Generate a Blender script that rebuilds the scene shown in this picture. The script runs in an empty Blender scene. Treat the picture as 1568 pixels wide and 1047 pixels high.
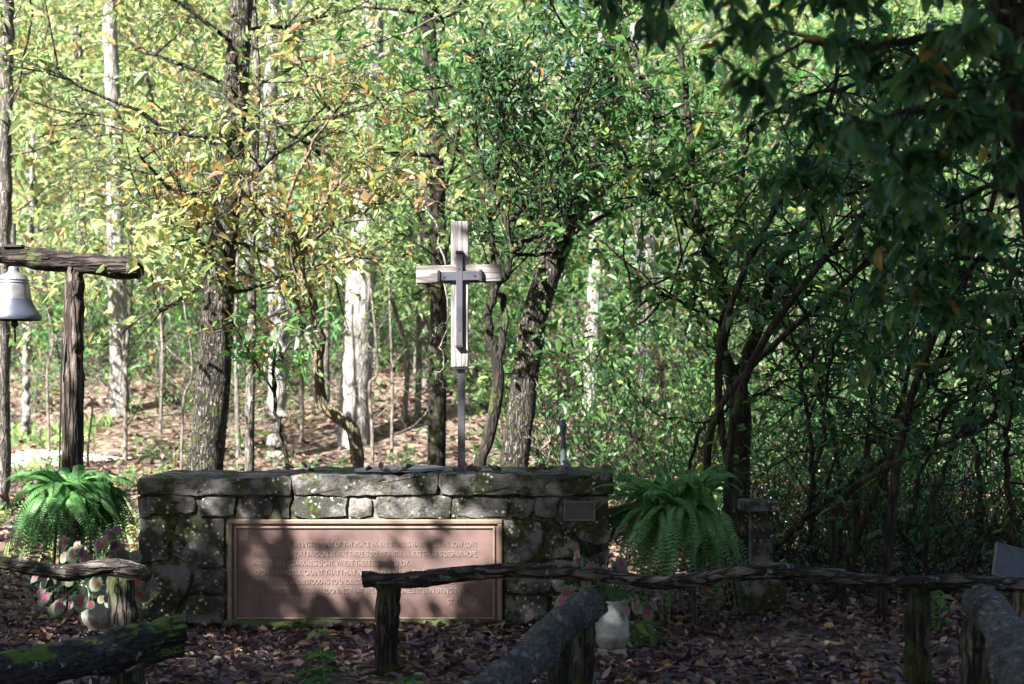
import bpy, math, random
import numpy as np
from mathutils import Vector, Matrix

# ------------------------------------------------------------------ camera, sky, sun
sc = bpy.context.scene
COL = sc.collection
R = math.radians
FPX, CX, HY, EYE = 2178.0, 784.0, 594.0, 1.5        # focal length and horizon of the photograph

def P(px, py, Y):
    return np.array(((px - CX) / FPX * Y, Y, EYE - (py - HY) / FPX * Y))

cam_d = bpy.data.cameras.new("camera")
cam = bpy.data.objects.new("camera", cam_d); COL.objects.link(cam)
cam.location = (0, 0, EYE); cam.rotation_euler = (R(90), 0, 0)
cam_d.sensor_width = 36; cam_d.lens = 36 * FPX / 1568
cam_d.shift_y = (HY - 523.5) / 1568
cam_d.clip_start = 0.05; cam_d.clip_end = 600
cam_d.dof.use_dof = True; cam_d.dof.focus_distance = 8.6; cam_d.dof.aperture_fstop = 2.8
sc.camera = cam

SUN_EL, SUN_AZ = R(40), R(40)                        # behind the camera, to the left
SUN = np.array((-math.sin(SUN_AZ) * math.cos(SUN_EL), -math.cos(SUN_AZ) * math.cos(SUN_EL), math.sin(SUN_EL)))
world = bpy.data.worlds.new("World"); sc.world = world; world.use_nodes = True
wn = world.node_tree.nodes; wl = world.node_tree.links
sky = wn.new("ShaderNodeTexSky"); sky.sky_type = 'NISHITA'; sky.sun_disc = False
sky.sun_elevation = SUN_EL; sky.sun_rotation = math.atan2(SUN[0], SUN[1])
sky.air_density = 1.0; sky.dust_density = 2.0; sky.ozone_density = 1.0
wl.new(sky.outputs[0], wn["Background"].inputs[0]); wn["Background"].inputs[1].default_value = 0.05
sun_d = bpy.data.lights.new("sun", 'SUN'); sun_d.energy = 5.0; sun_d.angle = R(0.5); sun_d.color = (1.0, 0.965, 0.91)
sun = bpy.data.objects.new("sun", sun_d); COL.objects.link(sun)
sun.rotation_euler = Vector(SUN).to_track_quat('Z', 'Y').to_euler()
sc.view_settings.view_transform = 'Standard'; sc.view_settings.look = 'None'
sc.view_settings.exposure = 2.7; sc.view_settings.gamma = 1
sc.render.engine = 'CYCLES'
cy = sc.cycles
cy.use_denoising = True
cy.max_bounces = 7; cy.diffuse_bounces = 4; cy.glossy_bounces = 2; cy.transmission_bounces = 4
cy.transparent_max_bounces = 4; cy.caustics_reflective = False; cy.caustics_refractive = False
cy.sample_clamp_indirect = 6

# ------------------------------------------------------------------ helpers
class Geo:
    def __init__(s): s.V = []; s.Q = []; s.T = []; s.n = 0
    def add(s, V, quads=None, tris=None):
        V = np.asarray(V, float).reshape(-1, 3)
        if quads is not None and len(quads): s.Q.append(np.asarray(quads, int).reshape(-1, 4) + s.n)
        if tris is not None and len(tris): s.T.append(np.asarray(tris, int).reshape(-1, 3) + s.n)
        s.V.append(V); s.n += len(V)
    def mesh(s, name, smooth=True):
        V = np.concatenate(s.V) if s.V else np.zeros((0, 3))
        Q = np.concatenate(s.Q) if s.Q else np.zeros((0, 4), int)
        T = np.concatenate(s.T) if s.T else np.zeros((0, 3), int)
        me = bpy.data.meshes.new(name)
        me.vertices.add(len(V)); me.vertices.foreach_set("co", V.astype(np.float32).ravel())
        loops = np.concatenate([Q.ravel(), T.ravel()]).astype(np.int32)
        me.loops.add(len(loops)); me.loops.foreach_set("vertex_index", loops)
        nq, nt = len(Q), len(T)
        me.polygons.add(nq + nt)
        st = np.concatenate([np.arange(nq) * 4, nq * 4 + np.arange(nt) * 3]).astype(np.int32)
        me.polygons.foreach_set("loop_start", st)
        me.polygons.foreach_set("use_smooth", np.full(nq + nt, smooth))
        me.update(calc_edges=True); me.validate()
        return me

def link(name, data, mat=None, parent=None, loc=None):
    o = bpy.data.objects.new(name, data); COL.objects.link(o)
    if mat is not None and data is not None and not data.materials: data.materials.append(mat)
    if parent is not None: o.parent = parent
    if loc is not None: o.location = loc
    return o

def tag(o, label=None, cat=None, group=None, kind=None):
    if label: o["label"] = label
    if cat: o["category"] = cat
    if group: o["group"] = group
    if kind: o["kind"] = kind
    return o

def thing(name, label, cat, group=None, loc=(0, 0, 0)):
    return tag(link(name, None, loc=loc), label, cat, group)

def part(name, geo, mat, parent, base=None, smooth=True):
    """one mesh under its thing; geometry is given in world space, the thing's origin is taken off"""
    me = geo.mesh(name, smooth)
    if parent is not None and any(abs(c) > 1e-9 for c in parent.location):
        me.transform(Matrix.Translation(-parent.location))
    return link(name, me, mat, parent)

def unit(v): 
    v = np.asarray(v, float); return v / (np.linalg.norm(v, axis=-1, keepdims=True) + 1e-12)

def spline(pts, n):
    pts = np.asarray(pts, float)
    k = len(pts)
    if k < 3:
        t = np.linspace(0, 1, n)[:, None]; return pts[0] * (1 - t) + pts[-1] * t
    ext = np.vstack([2 * pts[0] - pts[1], pts, 2 * pts[-1] - pts[-2]])
    out = []
    for u in np.linspace(0, k - 1 - 1e-9, n):
        i = int(u); t = u - i; a, b, c, d = ext[i:i + 4]
        out.append(.5 * ((2 * b) + (-a + c) * t + (2 * a - 5 * b + 4 * c - d) * t * t + (-a + 3 * b - 3 * c + d) * t ** 3))
    return np.array(out)

def tube(g, pts, rad, sides=8, rough=0, rng=None, caps=True):
    pts = np.asarray(pts, float); n = len(pts); rad = np.broadcast_to(np.asarray(rad, float), (n,))
    t = np.gradient(pts, axis=0); t = unit(t)
    ref = np.array((0, 0, 1.)) if abs(t[0][2]) < .8 else np.array((1., 0, 0))
    a = np.cross(ref, t); a = unit(a); b = np.cross(t, a)
    th = np.arange(sides) * 2 * math.pi / sides
    if rough and rng is not None:
        k = rng.normal(0, 1, (n, sides)); k = (k + np.roll(k, 1, 1) + np.roll(k, -1, 1)) / 3
        k[1:-1] = (k[:-2] + 2 * k[1:-1] + k[2:]) / 3
        rr = rad[:, None] * (1 + rough * k)
    else: rr = np.repeat(rad[:, None], sides, 1)
    V = pts[:, None] + rr[..., None] * (np.cos(th)[None, :, None] * a[:, None] + np.sin(th)[None, :, None] * b[:, None])
    i = np.arange(n - 1)[:, None] * sides; j = np.arange(sides)[None]; j2 = (j + 1) % sides
    Q = np.stack([i + j, i + j2, i + sides + j2, i + sides + j], -1).reshape(-1, 4)
    V = V.reshape(-1, 3)
    if caps:
        m = len(V); V = np.vstack([V, pts[0], pts[-1], V[:sides], V[(n - 1) * sides:n * sides]])
        jj = np.arange(sides); jk = (jj + 1) % sides
        T = np.vstack([np.stack([m + 2 + jk, m + 2 + jj, np.full(sides, m)], 1), np.stack([m + 2 + sides + jj, m + 2 + sides + jk, np.full(sides, m + 1)], 1)])
        g.add(V, Q, T)
    else: g.add(V, Q)

def leaves(g, C, D, N, L, W=.42, fold=.12, droop=.18, six=True):
    C = np.asarray(C, float); n = len(C)
    if n == 0: return
    L = np.broadcast_to(np.asarray(L, float), (n,))[:, None]
    W = np.broadcast_to(np.asarray(W, float), (n,))[:, None]
    D = unit(D); S = unit(np.cross(D, N)); N = np.cross(S, D)
    up = N * L * fold
    b = C; tip = C + D * L - N * L * droop
    l1 = C + D * L * .28 - S * L * W * .42 + up; r1 = C + D * L * .28 + S * L * W * .42 + up
    l2 = C + D * L * .66 - S * L * W * .40 + up * .7 - N * L * droop * .4; r2 = C + D * L * .66 + S * L * W * .40 + up * .7 - N * L * droop * .4
    V = np.stack([b, r1, r2, tip, l2, l1], 1).reshape(-1, 3)
    k = np.arange(n)[:, None] * 6
    Q = np.concatenate([k + np.array([[0, 1, 2, 3]]), k + np.array([[0, 3, 4, 5]])])
    g.add(V, Q)

def curved_leaves(g, C, D, N, L, W, rng, curl=.5):
    D = unit(D); S = unit(np.cross(D, N)); N = np.cross(S, D); n = len(C); k = 6
    cu = curl * rng.uniform(.1, 1.3, n); tw = rng.normal(0, .25, n); u = np.linspace(0, 1, k)
    wid = np.sin(np.pi * np.clip(u * .93 + .05, 0, 1)) ** .8 * (1 - .25 * u); wid[-1] = .02
    rows = []
    for i, t in enumerate(u):
        a = cu * t; c = C + L[:, None] * (D * (np.sin(a) / np.maximum(cu, 1e-3))[:, None] - N * ((1 - np.cos(a)) / np.maximum(cu, 1e-3))[:, None])
        s2 = S * np.cos(tw * t)[:, None] + N * np.sin(tw * t)[:, None]; h = (L * W * .5 * wid[i])[:, None]
        rows += [c - s2 * h + N * h * .35, c, c + s2 * h + N * h * .35]
    V = np.stack(rows, 1).reshape(-1, 3); b = np.arange(n)[:, None] * (3 * k); Q = []
    for i in range(k - 1):
        for j in (0, 1): Q.append(b + np.array([[3 * i + j, 3 * i + j + 1, 3 * i + 4 + j, 3 * i + 3 + j]]))
    g.add(V, np.concatenate(Q))

def box(g, x0, x1, y0, y1, z0, z1):
    V = [(x, y, z) for z in (z0, z1) for y in (y0, y1) for x in (x0, x1)]
    g.add(V, [(0, 2, 3, 1), (4, 5, 7, 6), (0, 1, 5, 4), (2, 6, 7, 3), (0, 4, 6, 2), (1, 3, 7, 5)])

def bevel(o, w=.004, seg=2):
    m = o.modifiers.new("bevel", 'BEVEL'); m.width = w; m.segments = seg; m.limit_method = 'ANGLE'
    return o

def lathe(g, prof, c, sides=28, flute=0):
    th = np.arange(sides) * 2 * math.pi / sides
    V = []
    for r, z in prof:
        rr = r * (1 + flute * np.cos(th * 9)) if flute else np.full(sides, r)
        V.append(np.stack([c[0] + rr * np.cos(th), c[1] + rr * np.sin(th), np.full(sides, c[2] + z)], 1))
    n = len(prof); V = np.concatenate(V)
    i = np.arange(n - 1)[:, None] * sides; j = np.arange(sides)[None]; j2 = (j + 1) % sides
    g.add(V, np.stack([i + j, i + j2, i + sides + j2, i + sides + j], -1).reshape(-1, 4))

def ground_h(x, y):
    x = np.asarray(x, float); y = np.asarray(y, float)
    def ss(a, b, v): t = np.clip((v - a) / (b - a), 0, 1); return t * t * (3 - 2 * t)
    h = .42 * ss(11, 20, y) + 1.75 * ss(19, 31, y) + 4.0 * ss(30, 75, y) * 1.3
    h = h + ss(10, 14, y) * (.05 * np.sin(x * 1.3 + y * .7) + .05 * np.sin(y * 1.9 - x * .6))
    h = h + .012 * np.sin(x * 3.1) * np.sin(y * 2.7)
    return h

# ------------------------------------------------------------------ materials
def mat(name):
    m = bpy.data.materials.new(name); m.use_nodes = True
    nt = m.node_tree; return m, nt.nodes, nt.links, nt.nodes["Principled BSDF"], nt.nodes["Material Output"]

def ramp(n, stops, interp='LINEAR'):
    r = n.new("ShaderNodeValToRGB"); r.color_ramp.interpolation = interp
    e = r.color_ramp.elements
    while len(e) < len(stops): e.new(.5)
    for el, (p, c) in zip(e, stops): el.position = p; el.color = (*c, 1)
    return r

def noise(n, l, vec, scale, detail=4, rough=.55):
    t = n.new("ShaderNodeTexNoise"); t.inputs["Scale"].default_value = scale; t.inputs["Detail"].default_value = detail
    t.inputs["Roughness"].default_value = rough
    if vec is not None: l.new(vec, t.inputs["Vector"])
    return t.outputs[0]

def mixc(n, l, fac, a, b):
    m = n.new("ShaderNodeMix"); m.data_type = 'RGBA'
    if isinstance(fac, float): m.inputs[0].default_value = fac
    else: l.new(fac, m.inputs[0])
    for v, i in ((a, 6), (b, 7)):
        if isinstance(v, tuple): m.inputs[i].default_value = (*v, 1)
        else: l.new(v, m.inputs[i])
    return m.outputs[2]

def thresh(n, l, v, a, b):
    m = n.new("ShaderNodeMapRange"); m.interpolation_type = 'SMOOTHSTEP'
    m.inputs[1].default_value = a; m.inputs[2].default_value = b; l.new(v, m.inputs[0]); return m.outputs[0]

def leaf_mat(name, stops, rough=.45, trans=.4, tcol=None, spec=.5):
    m, n, l, b, out = mat(name)
    g = n.new("ShaderNodeNewGeometry"); r = ramp(n, stops); l.new(g.outputs["Random Per Island"], r.inputs[0])
    l.new(r.outputs[0], b.inputs["Base Color"]); b.inputs["Roughness"].default_value = rough
    b.inputs["Specular IOR Level"].default_value = spec
    tr = n.new("ShaderNodeBsdfTranslucent")
    hs = n.new("ShaderNodeHueSaturation"); hs.inputs["Saturation"].default_value = 1.15; hs.inputs["Value"].default_value = 1.7
    l.new(r.outputs[0], hs.inputs["Color"]); l.new(hs.outputs[0], tr.inputs[0])
    mx = n.new("ShaderNodeMixShader"); mx.inputs[0].default_value = trans
    l.new(b.outputs[0], mx.inputs[1]); l.new(tr.outputs[0], mx.inputs[2]); l.new(mx.outputs[0], out.inputs[0])
    return m

def bark_mat(name, c1, c2, scale=1.0, moss=0.0, lichen=0.0, mosscol=(.045, .06, .015), licol=(.42, .45, .42), stretch=.18, bump=.6, rough=.9, topmoss=0.0, axes=None, crack=1.0):
    m, n, l, b, out = mat(name)
    tc = n.new("ShaderNodeTexCoord"); mp = n.new("ShaderNodeMapping"); mp.inputs["Scale"].default_value = axes or (1, 1, stretch)
    l.new(tc.outputs["Object"], mp.inputs[0])
    v = noise(n, l, mp.outputs[0], 42 * scale, 5, .65)
    big = noise(n, l, tc.outputs["Object"], 5 * scale, 4)
    crk = n.new("ShaderNodeTexVoronoi"); crk.feature = 'DISTANCE_TO_EDGE'; crk.inputs["Scale"].default_value = 26 * scale
    wv = n.new("ShaderNodeVectorMath"); wv.operation = 'ADD'; nv = n.new("ShaderNodeTexNoise"); nv.inputs["Scale"].default_value = 30 * scale; l.new(mp.outputs[0], nv.inputs["Vector"])
    sv = n.new("ShaderNodeVectorMath"); sv.operation = 'SCALE'; sv.inputs["Scale"].default_value = .05 / scale; l.new(nv.outputs["Color"], sv.inputs[0]); l.new(mp.outputs[0], wv.inputs[0]); l.new(sv.outputs[0], wv.inputs[1]); l.new(wv.outputs[0], crk.inputs["Vector"])
    ck = thresh(n, l, crk.outputs["Distance"], .0, .22)
    r = ramp(n, [(.3, c1), (.7, c2)]); l.new(v, r.inputs[0]); c = mixc(n, l, ck, mixc(n, l, crack, r.outputs[0], tuple(q * .35 for q in c1)), r.outputs[0])
    c = mixc(n, l, thresh(n, l, big, .35, .7), c, tuple(x * .6 for x in c1))
    if lichen:
        li = noise(n, l, tc.outputs["Object"], 19 * scale, 5, .7)
        c = mixc(n, l, thresh(n, l, li, .66 - .16 * lichen, .72 - .14 * lichen), c, licol)
    if moss:
        mo = noise(n, l, tc.outputs["Object"], 6 * scale, 5, .7)
        gm = n.new("ShaderNodeNewGeometry"); sx = n.new("ShaderNodeSeparateXYZ"); l.new(gm.outputs["True Normal"], sx.inputs[0])
        ma = n.new("ShaderNodeMath"); ma.operation = 'MULTIPLY_ADD'; l.new(sx.outputs[2], ma.inputs[0]); ma.inputs[1].default_value = topmoss; l.new(mo, ma.inputs[2])
        fl = noise(n, l, tc.outputs["Object"], 40 * scale, 3)
        mc = mixc(n, l, fl, tuple(.4 * q for q in mosscol), tuple(1.3 * q for q in mosscol))
        c = mixc(n, l, thresh(n, l, ma.outputs[0], .62 - .25 * moss, .70 - .2 * moss), c, mc)
    l.new(c, b.inputs["Base Color"]); b.inputs["Roughness"].default_value = rough; b.inputs["Specular IOR Level"].default_value = .2
    bp = n.new("ShaderNodeBump"); bp.inputs["Strength"].default_value = bump; bp.inputs["Distance"].default_value = .02
    hs = n.new("ShaderNodeMath"); hs.operation = 'MULTIPLY_ADD'; l.new(ck, hs.inputs[0]); hs.inputs[1].default_value = .8 * crack; l.new(v, hs.inputs[2])
    l.new(hs.outputs[0], bp.inputs["Height"]); l.new(bp.outputs[0], b.inputs["Normal"])
    return m

def plain(name, col, rough=.6, metal=0.0, var=.25, scale=20, bump=.15):
    m, n, l, b, out = mat(name)
    tc = n.new("ShaderNodeTexCoord"); v = noise(n, l, tc.outputs["Object"], scale, 5)
    r = ramp(n, [(.3, tuple(c * (1 - var) for c in col)), (.7, tuple(min(1, c * (1 + var)) for c in col))]); l.new(v, r.inputs[0])
    l.new(r.outputs[0], b.inputs["Base Color"]); b.inputs["Roughness"].default_value = rough; b.inputs["Metallic"].default_value = metal
    bp = n.new("ShaderNodeBump"); bp.inputs["Strength"].default_value = bump; bp.inputs["Distance"].default_value = .01
    l.new(v, bp.inputs["Height"]); l.new(bp.outputs[0], b.inputs["Normal"])
    return m

def stone_mat(name, mossy=.5, lich=.5, isl=True):
    m, n, l, b, out = mat(name)
    tc = n.new("ShaderNodeTexCoord"); ob = tc.outputs["Object"]
    g = n.new("ShaderNodeNewGeometry")
    base = ramp(n, [(0, (.105, .10, .10)), (.3, (.20, .188, .182)), (.6, (.145, .14, .145)), (.85, (.25, .235, .22)), (1, (.19, .165, .155))])
    if isl: l.new(g.outputs["Random Per Island"], base.inputs[0])
    else: base.inputs[0].default_value = .4
    fine = noise(n, l, ob, 55, 6, .7); med = noise(n, l, ob, 9, 5, .6)
    c = mixc(n, l, thresh(n, l, fine, .3, .75), base.outputs[0], (.12, .11, .10))
    c = mixc(n, l, thresh(n, l, med, .45, .7), c, (.30, .27, .24))
    dk = noise(n, l, ob, 4.5, 6, .65); c = mixc(n, l, thresh(n, l, dk, .42, .56), c, (.04, .038, .033))
    ms = noise(n, l, ob, 3.6, 7, .7)
    ms2 = n.new("ShaderNodeTexNoise"); ms2.inputs["Scale"].default_value = 30; l.new(ob, ms2.inputs["Vector"])
    mr = ramp(n, [(.3, (.014, .018, .009)), (.55, (.035, .042, .013)), (.8, (.10, .105, .025))]); l.new(ms2.outputs[0], mr.inputs[0])
    mf = thresh(n, l, ms, .66 - .24 * mossy, .74 - .24 * mossy); c = mixc(n, l, mf, c, mr.outputs[0])
    vo = n.new("ShaderNodeTexVoronoi"); vo.inputs["Scale"].default_value = 30; l.new(ob, vo.inputs["Vector"])
    l2 = noise(n, l, ob, 7, 4, .6)
    spot = n.new("ShaderNodeMath"); spot.operation = 'MULTIPLY'
    wob = noise(n, l, ob, 70, 4, .7)
    sm = n.new("ShaderNodeMath"); sm.operation = 'ADD'; l.new(vo.outputs["Distance"], sm.inputs[0]); l.new(wob, sm.inputs[1])
    inv = n.new("ShaderNodeMapRange"); inv.inputs[1].default_value = .58; inv.inputs[2].default_value = .82; inv.inputs[3].default_value = 1; inv.inputs[4].default_value = 0
    l.new(sm.outputs[0], inv.inputs[0]); l.new(inv.outputs[0], spot.inputs[0]); l.new(thresh(n, l, l2, .62 - .2 * lich, .70 - .2 * lich), spot.inputs[1])
    c = mixc(n, l, spot.outputs[0], c, (.40, .42, .38))
    l.new(c, b.inputs["Base Color"]); b.inputs["Roughness"].default_value = .92; b.inputs["Specular IOR Level"].default_value = .25
    ad = n.new("ShaderNodeMath"); ad.operation = 'ADD'; l.new(fine, ad.inputs[0]); l.new(med, ad.inputs[1])
    bp = n.new("ShaderNodeBump"); bp.inputs["Strength"].default_value = .8; bp.inputs["Distance"].default_value = .018
    l.new(ad.outputs[0], bp.inputs["Height"]); l.new(bp.outputs[0], b.inputs["Normal"])
    return m

M = {}
G = lambda *c: c
M['lf_yellow'] = leaf_mat('yellow_green_leaves', [(0, (.12, .18, .08)), (.4, (.20, .26, .11)), (.72, (.29, .31, .14)), (.9, (.36, .31, .14)), (1, (.32, .20, .13))], trans=.58)
M['lf_green'] = leaf_mat('green_leaves', [(0, (.06, .14, .06)), (.5, (.10, .21, .08)), (.9, (.17, .28, .09)), (1, (.26, .25, .09))], trans=.58)
M['lf_pale'] = leaf_mat('pale_green_leaves', [(0, (.15, .24, .11)), (.5, (.23, .32, .14)), (1, (.33, .38, .19))], trans=.58)  # paleness puts the sunlit brightness of background foliage into the leaf colour
M['lf_gold'] = leaf_mat('golden_leaves', [(0, (.10, .15, .06)), (.55, (.20, .22, .08)), (.78, (.30, .23, .08)), (.93, (.28, .15, .08)), (1, (.20, .13, .11))], trans=.45)
M['lf_laurel'] = leaf_mat('laurel_leaves', [(0, (.02, .055, .022)), (.6, (.036, .09, .034)), (.94, (.065, .125, .04)), (1, (.22, .12, .05))], rough=.5, trans=.34)
M['lf_rhodo'] = leaf_mat('rhododendron_leaves', [(0, (.022, .065, .028)), (.6, (.04, .105, .04)), (.93, (.08, .16, .05)), (1, (.24, .16, .05))], rough=.3, trans=.45)
M['lf_right'] = leaf_mat('deep_green_leaves', [(0, (.035, .09, .035)), (.5, (.06, .14, .045)), (.9, (.11, .19, .055)), (1, (.24, .21, .06))], rough=.48, trans=.5)
M['lf_fern'] = leaf_mat('fern_green', [(0, (.055, .15, .05)), (.5, (.095, .23, .07)), (.96, (.12, .27, .08)), (1, (.25, .19, .07))], rough=.45, trans=.4)
M['lf_litter'] = leaf_mat('dry_leaves', [(0, (.04, .025, .026)), (.25, (.09, .054, .05)), (.48, (.095, .062, .08)), (.66, (.15, .09, .075)), (.84, (.22, .12, .08)), (.94, (.33, .25, .18)), (1, (.42, .22, .06))], rough=.5, trans=.12, spec=.4)
M['lf_shade'] = leaf_mat('canopy_leaves', [(0, (.03, .06, .025)), (1, (.05, .09, .035))], trans=.07)  # low translucency so the unseen shading crowns leak little sun
M['bk_dark'] = bark_mat('dark_bark', (.022, .018, .015), (.07, .058, .048), 1, moss=.35)
M['bk_grey'] = bark_mat('grey_bark', (.10, .088, .078), (.25, .225, .20), 1, moss=.2, lichen=.35)
M['bk_lichen'] = bark_mat('lichen_bark', (.025, .021, .018), (.17, .148, .125), 1.5, moss=.36, lichen=.5, licol=(.26, .25, .22), bump=1)
M['bk_pale'] = bark_mat('pale_bark', (.22, .205, .19), (.50, .47, .445), .6, lichen=.5, licol=(.16, .15, .135), moss=.0)
M['bk_tan'] = bark_mat('tan_bark', (.12, .095, .06), (.26, .21, .14), 1, lichen=.3)
M['bk_twig'] = bark_mat('twig_bark', (.16, .14, .12), (.34, .31, .27), 1)
M['bk_post'] = bark_mat('post_bark', (.045, .035, .03), (.21, .165, .14), .8, moss=.2, stretch=.1, bump=1)
M['bk_beam'] = bark_mat('beam_wood', (.02, .015, .014), (.10, .075, .068), .8, moss=.2, bump=1, axes=(.14, 1, 1))
M['bk_log'] = bark_mat('log_bark', (.035, .033, .031), (.19, .175, .16), .8, moss=.15, lichen=.45, licol=(.24, .25, .24), bump=1, axes=(1.5, .3, 1.5), crack=.5)
M['bk_mosslog'] = bark_mat('mossy_log_bark', (.025, .024, .026), (.09, .085, .085), .8, moss=.2, mosscol=(.10, .15, .03), lichen=.3, bump=1, topmoss=.14, axes=(.6, .6, 1.5), crack=.5)
M['bk_rail'] = bark_mat('rail_bark', (.03, .027, .025), (.24, .20, .175), .9, moss=.2, lichen=.45, licol=(.18, .23, .22), bump=1, axes=(.18, 1, 1))
M['bk_leg'] = bark_mat('mossy_post_bark', (.03, .026, .022), (.11, .095, .08), .9, moss=.5, stretch=.1, bump=1)
M['wood_end'] = plain('cut_wood', (.12, .09, .07), .9)
M['stone'] = stone_mat('wall_stone', .68, .75)
M['coping'] = stone_mat('coping_stone', .72, .6)
M['mortar'] = stone_mat('mortar', 1.0, .2, False)
M['moss'] = plain('moss', (.045, .065, .015), .95, var=.5, scale=60, bump=.8)
M['bronze'] = plain('bronze_plate', (.125, .080, .072), .48, .3, var=.4, scale=5, bump=.05)
M['bronze_rim'] = plain('bronze_rim', (.21, .15, .115), .45, .3, var=.15, scale=30)
M['letter'] = plain('bronze_letters', (.235, .18, .162), .45, .3, var=.1)
M['grey_bronze'] = plain('weathered_plate', (.055, .055, .058), .5, .3)
M['grey_rim'] = plain('weathered_rim', (.12, .10, .095), .5, .3)
M['cross_wood'] = bark_mat('weathered_white_wood', (.25, .228, .222), (.40, .375, .365), .8, stretch=.08, lichen=.12, licol=(.2, .19, .17), bump=.25)
M['beam_white'] = bark_mat('weathered_lichen_wood', (.20, .18, .17), (.36, .335, .32), .8, axes=(.08, 1, 1), lichen=.4, licol=(.12, .12, .11), bump=.3)
M['iron'] = plain('dark_iron', (.035, .034, .038), .45, .5, var=.2)
M['iron_post'] = plain('grey_painted_steel', (.06, .06, .075), .42, .3, var=.1)
M['bell'] = plain('bell_bronze', (.33, .315, .33), .34, .75, var=.35, scale=11, bump=.06)
M['bell_rim'] = plain('bell_rim_metal', (.085, .095, .125), .38, .6, var=.25, scale=8)  # bluish tone sets the reflection on the flare into the colour
def pot_mat():
    m, n, l, b, out = mat('stained_white_pot')
    tc = n.new("ShaderNodeTexCoord"); v = noise(n, l, tc.outputs["Object"], 9, 6, .7); w = noise(n, l, tc.outputs["Object"], 60, 4)
    sx = n.new("ShaderNodeSeparateXYZ"); l.new(tc.outputs["Object"], sx.inputs[0])
    ad = n.new("ShaderNodeMath"); ad.operation = 'MULTIPLY_ADD'; l.new(sx.outputs[2], ad.inputs[0]); ad.inputs[1].default_value = -1.3; l.new(v, ad.inputs[2])
    c = mixc(n, l, thresh(n, l, w, .35, .7), (.34, .355, .35), (.42, .44, .43)); c = mixc(n, l, thresh(n, l, ad.outputs[0], .10, .50), c, (.15, .125, .085))
    l.new(c, b.inputs["Base Color"]); b.inputs["Roughness"].default_value = .65; return m
M['pot'] = pot_mat()
M['pot_foot'] = plain('stained_pot_foot', (.32, .31, .25), .7, var=.3, scale=18)
M['basket'] = plain('dark_plastic_pot', (.02, .022, .02), .6)
M['slate'] = plain('grey_slate', (.34, .35, .39), .5, var=.1)
M['post_teal'] = plain('painted_lamp_post', (.05, .07, .07), .5, .2)
M['twine'] = plain('rope', (.2, .18, .15), .9)

# ground material
def ground_mat():
    m, n, l, b, out = mat('forest_floor')
    tc = n.new("ShaderNodeTexCoord"); ob = tc.outputs["Object"]
    vo = n.new("ShaderNodeTexVoronoi"); vo.inputs["Scale"].default_value = 16; vo.inputs["Randomness"].default_value = 1; l.new(ob, vo.inputs["Vector"])
    sp = n.new("ShaderNodeSeparateColor"); l.new(vo.outputs["Color"], sp.inputs[0])
    r = ramp(n, [(0, (.06, .042, .038)), (.4, (.12, .085, .066)), (.75, (.21, .152, .115)), (1, (.32, .25, .19))]); l.new(sp.outputs[0], r.inputs[0])
    big = noise(n, l, ob, .9, 5, .6)
    c = mixc(n, l, thresh(n, l, big, .56, .66), r.outputs[0], (.07, .09, .03))
    l.new(c, b.inputs["Base Color"]); b.inputs["Roughness"].default_value = .95; b.inputs["Specular IOR Level"].default_value = .15
    nz = noise(n, l, ob, 30, 6, .7)
    bp = n.new("ShaderNodeBump"); bp.inputs["Strength"].default_value = 1; bp.inputs["Distance"].default_value = .05
    l.new(nz, bp.inputs["Height"]); l.new(bp.outputs[0], b.inputs["Normal"])
    return m
M['ground'] = ground_mat()
M['gravel'] = plain('pale_gravel', (.42, .38, .33), .95, var=.3, scale=60, bump=.6)

# ------------------------------------------------------------------ ground
def make_ground():
    ys = np.concatenate([np.linspace(-30, 2, 17), np.linspace(2.2, 14, 80), np.linspace(14.3, 34, 70), np.linspace(35, 160, 60)])
    xs = np.concatenate([np.linspace(-110, -9, 40), np.linspace(-8.8, 8.8, 110), np.linspace(9, 110, 40)])
    X, Y = np.meshgrid(xs, ys); Z = ground_h(X, Y)
    n, m = X.shape
    g = Geo(); i = np.arange(n - 1)[:, None] * m; j = np.arange(m - 1)[None]
    g.add(np.stack([X, Y, Z], -1), np.stack([i + j, i + j + 1, i + m + j + 1, i + m + j], -1).reshape(-1, 4))
    o = part("ground", g, M['ground'], None); tag(o, "brown leaf covered forest floor rising to a bank behind the wall", kind='structure')
    g = Geo(); u = np.linspace(-26, -5.4, 60); v = np.linspace(-1, 1, 8)
    U, Vv = np.meshgrid(u, v)
    half = .75 * np.clip((-5.4 - U) / 1.5, .05, 1)
    Yp = 20.3 + .12 * np.sin(U * .8) + half * Vv
    n, m = U.shape; i = np.arange(n - 1)[:, None] * m; j = np.arange(m - 1)[None]
    g.add(np.stack([U, Yp, ground_h(U, Yp) + .03], -1), np.stack([i + j, i + j + 1, i + m + j + 1, i + m + j], -1).reshape(-1, 4))
    o = part("path", g, M['gravel'], None); tag(o, "pale sunlit gravel path crossing behind the bell frame", kind='structure')
make_ground()

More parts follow.
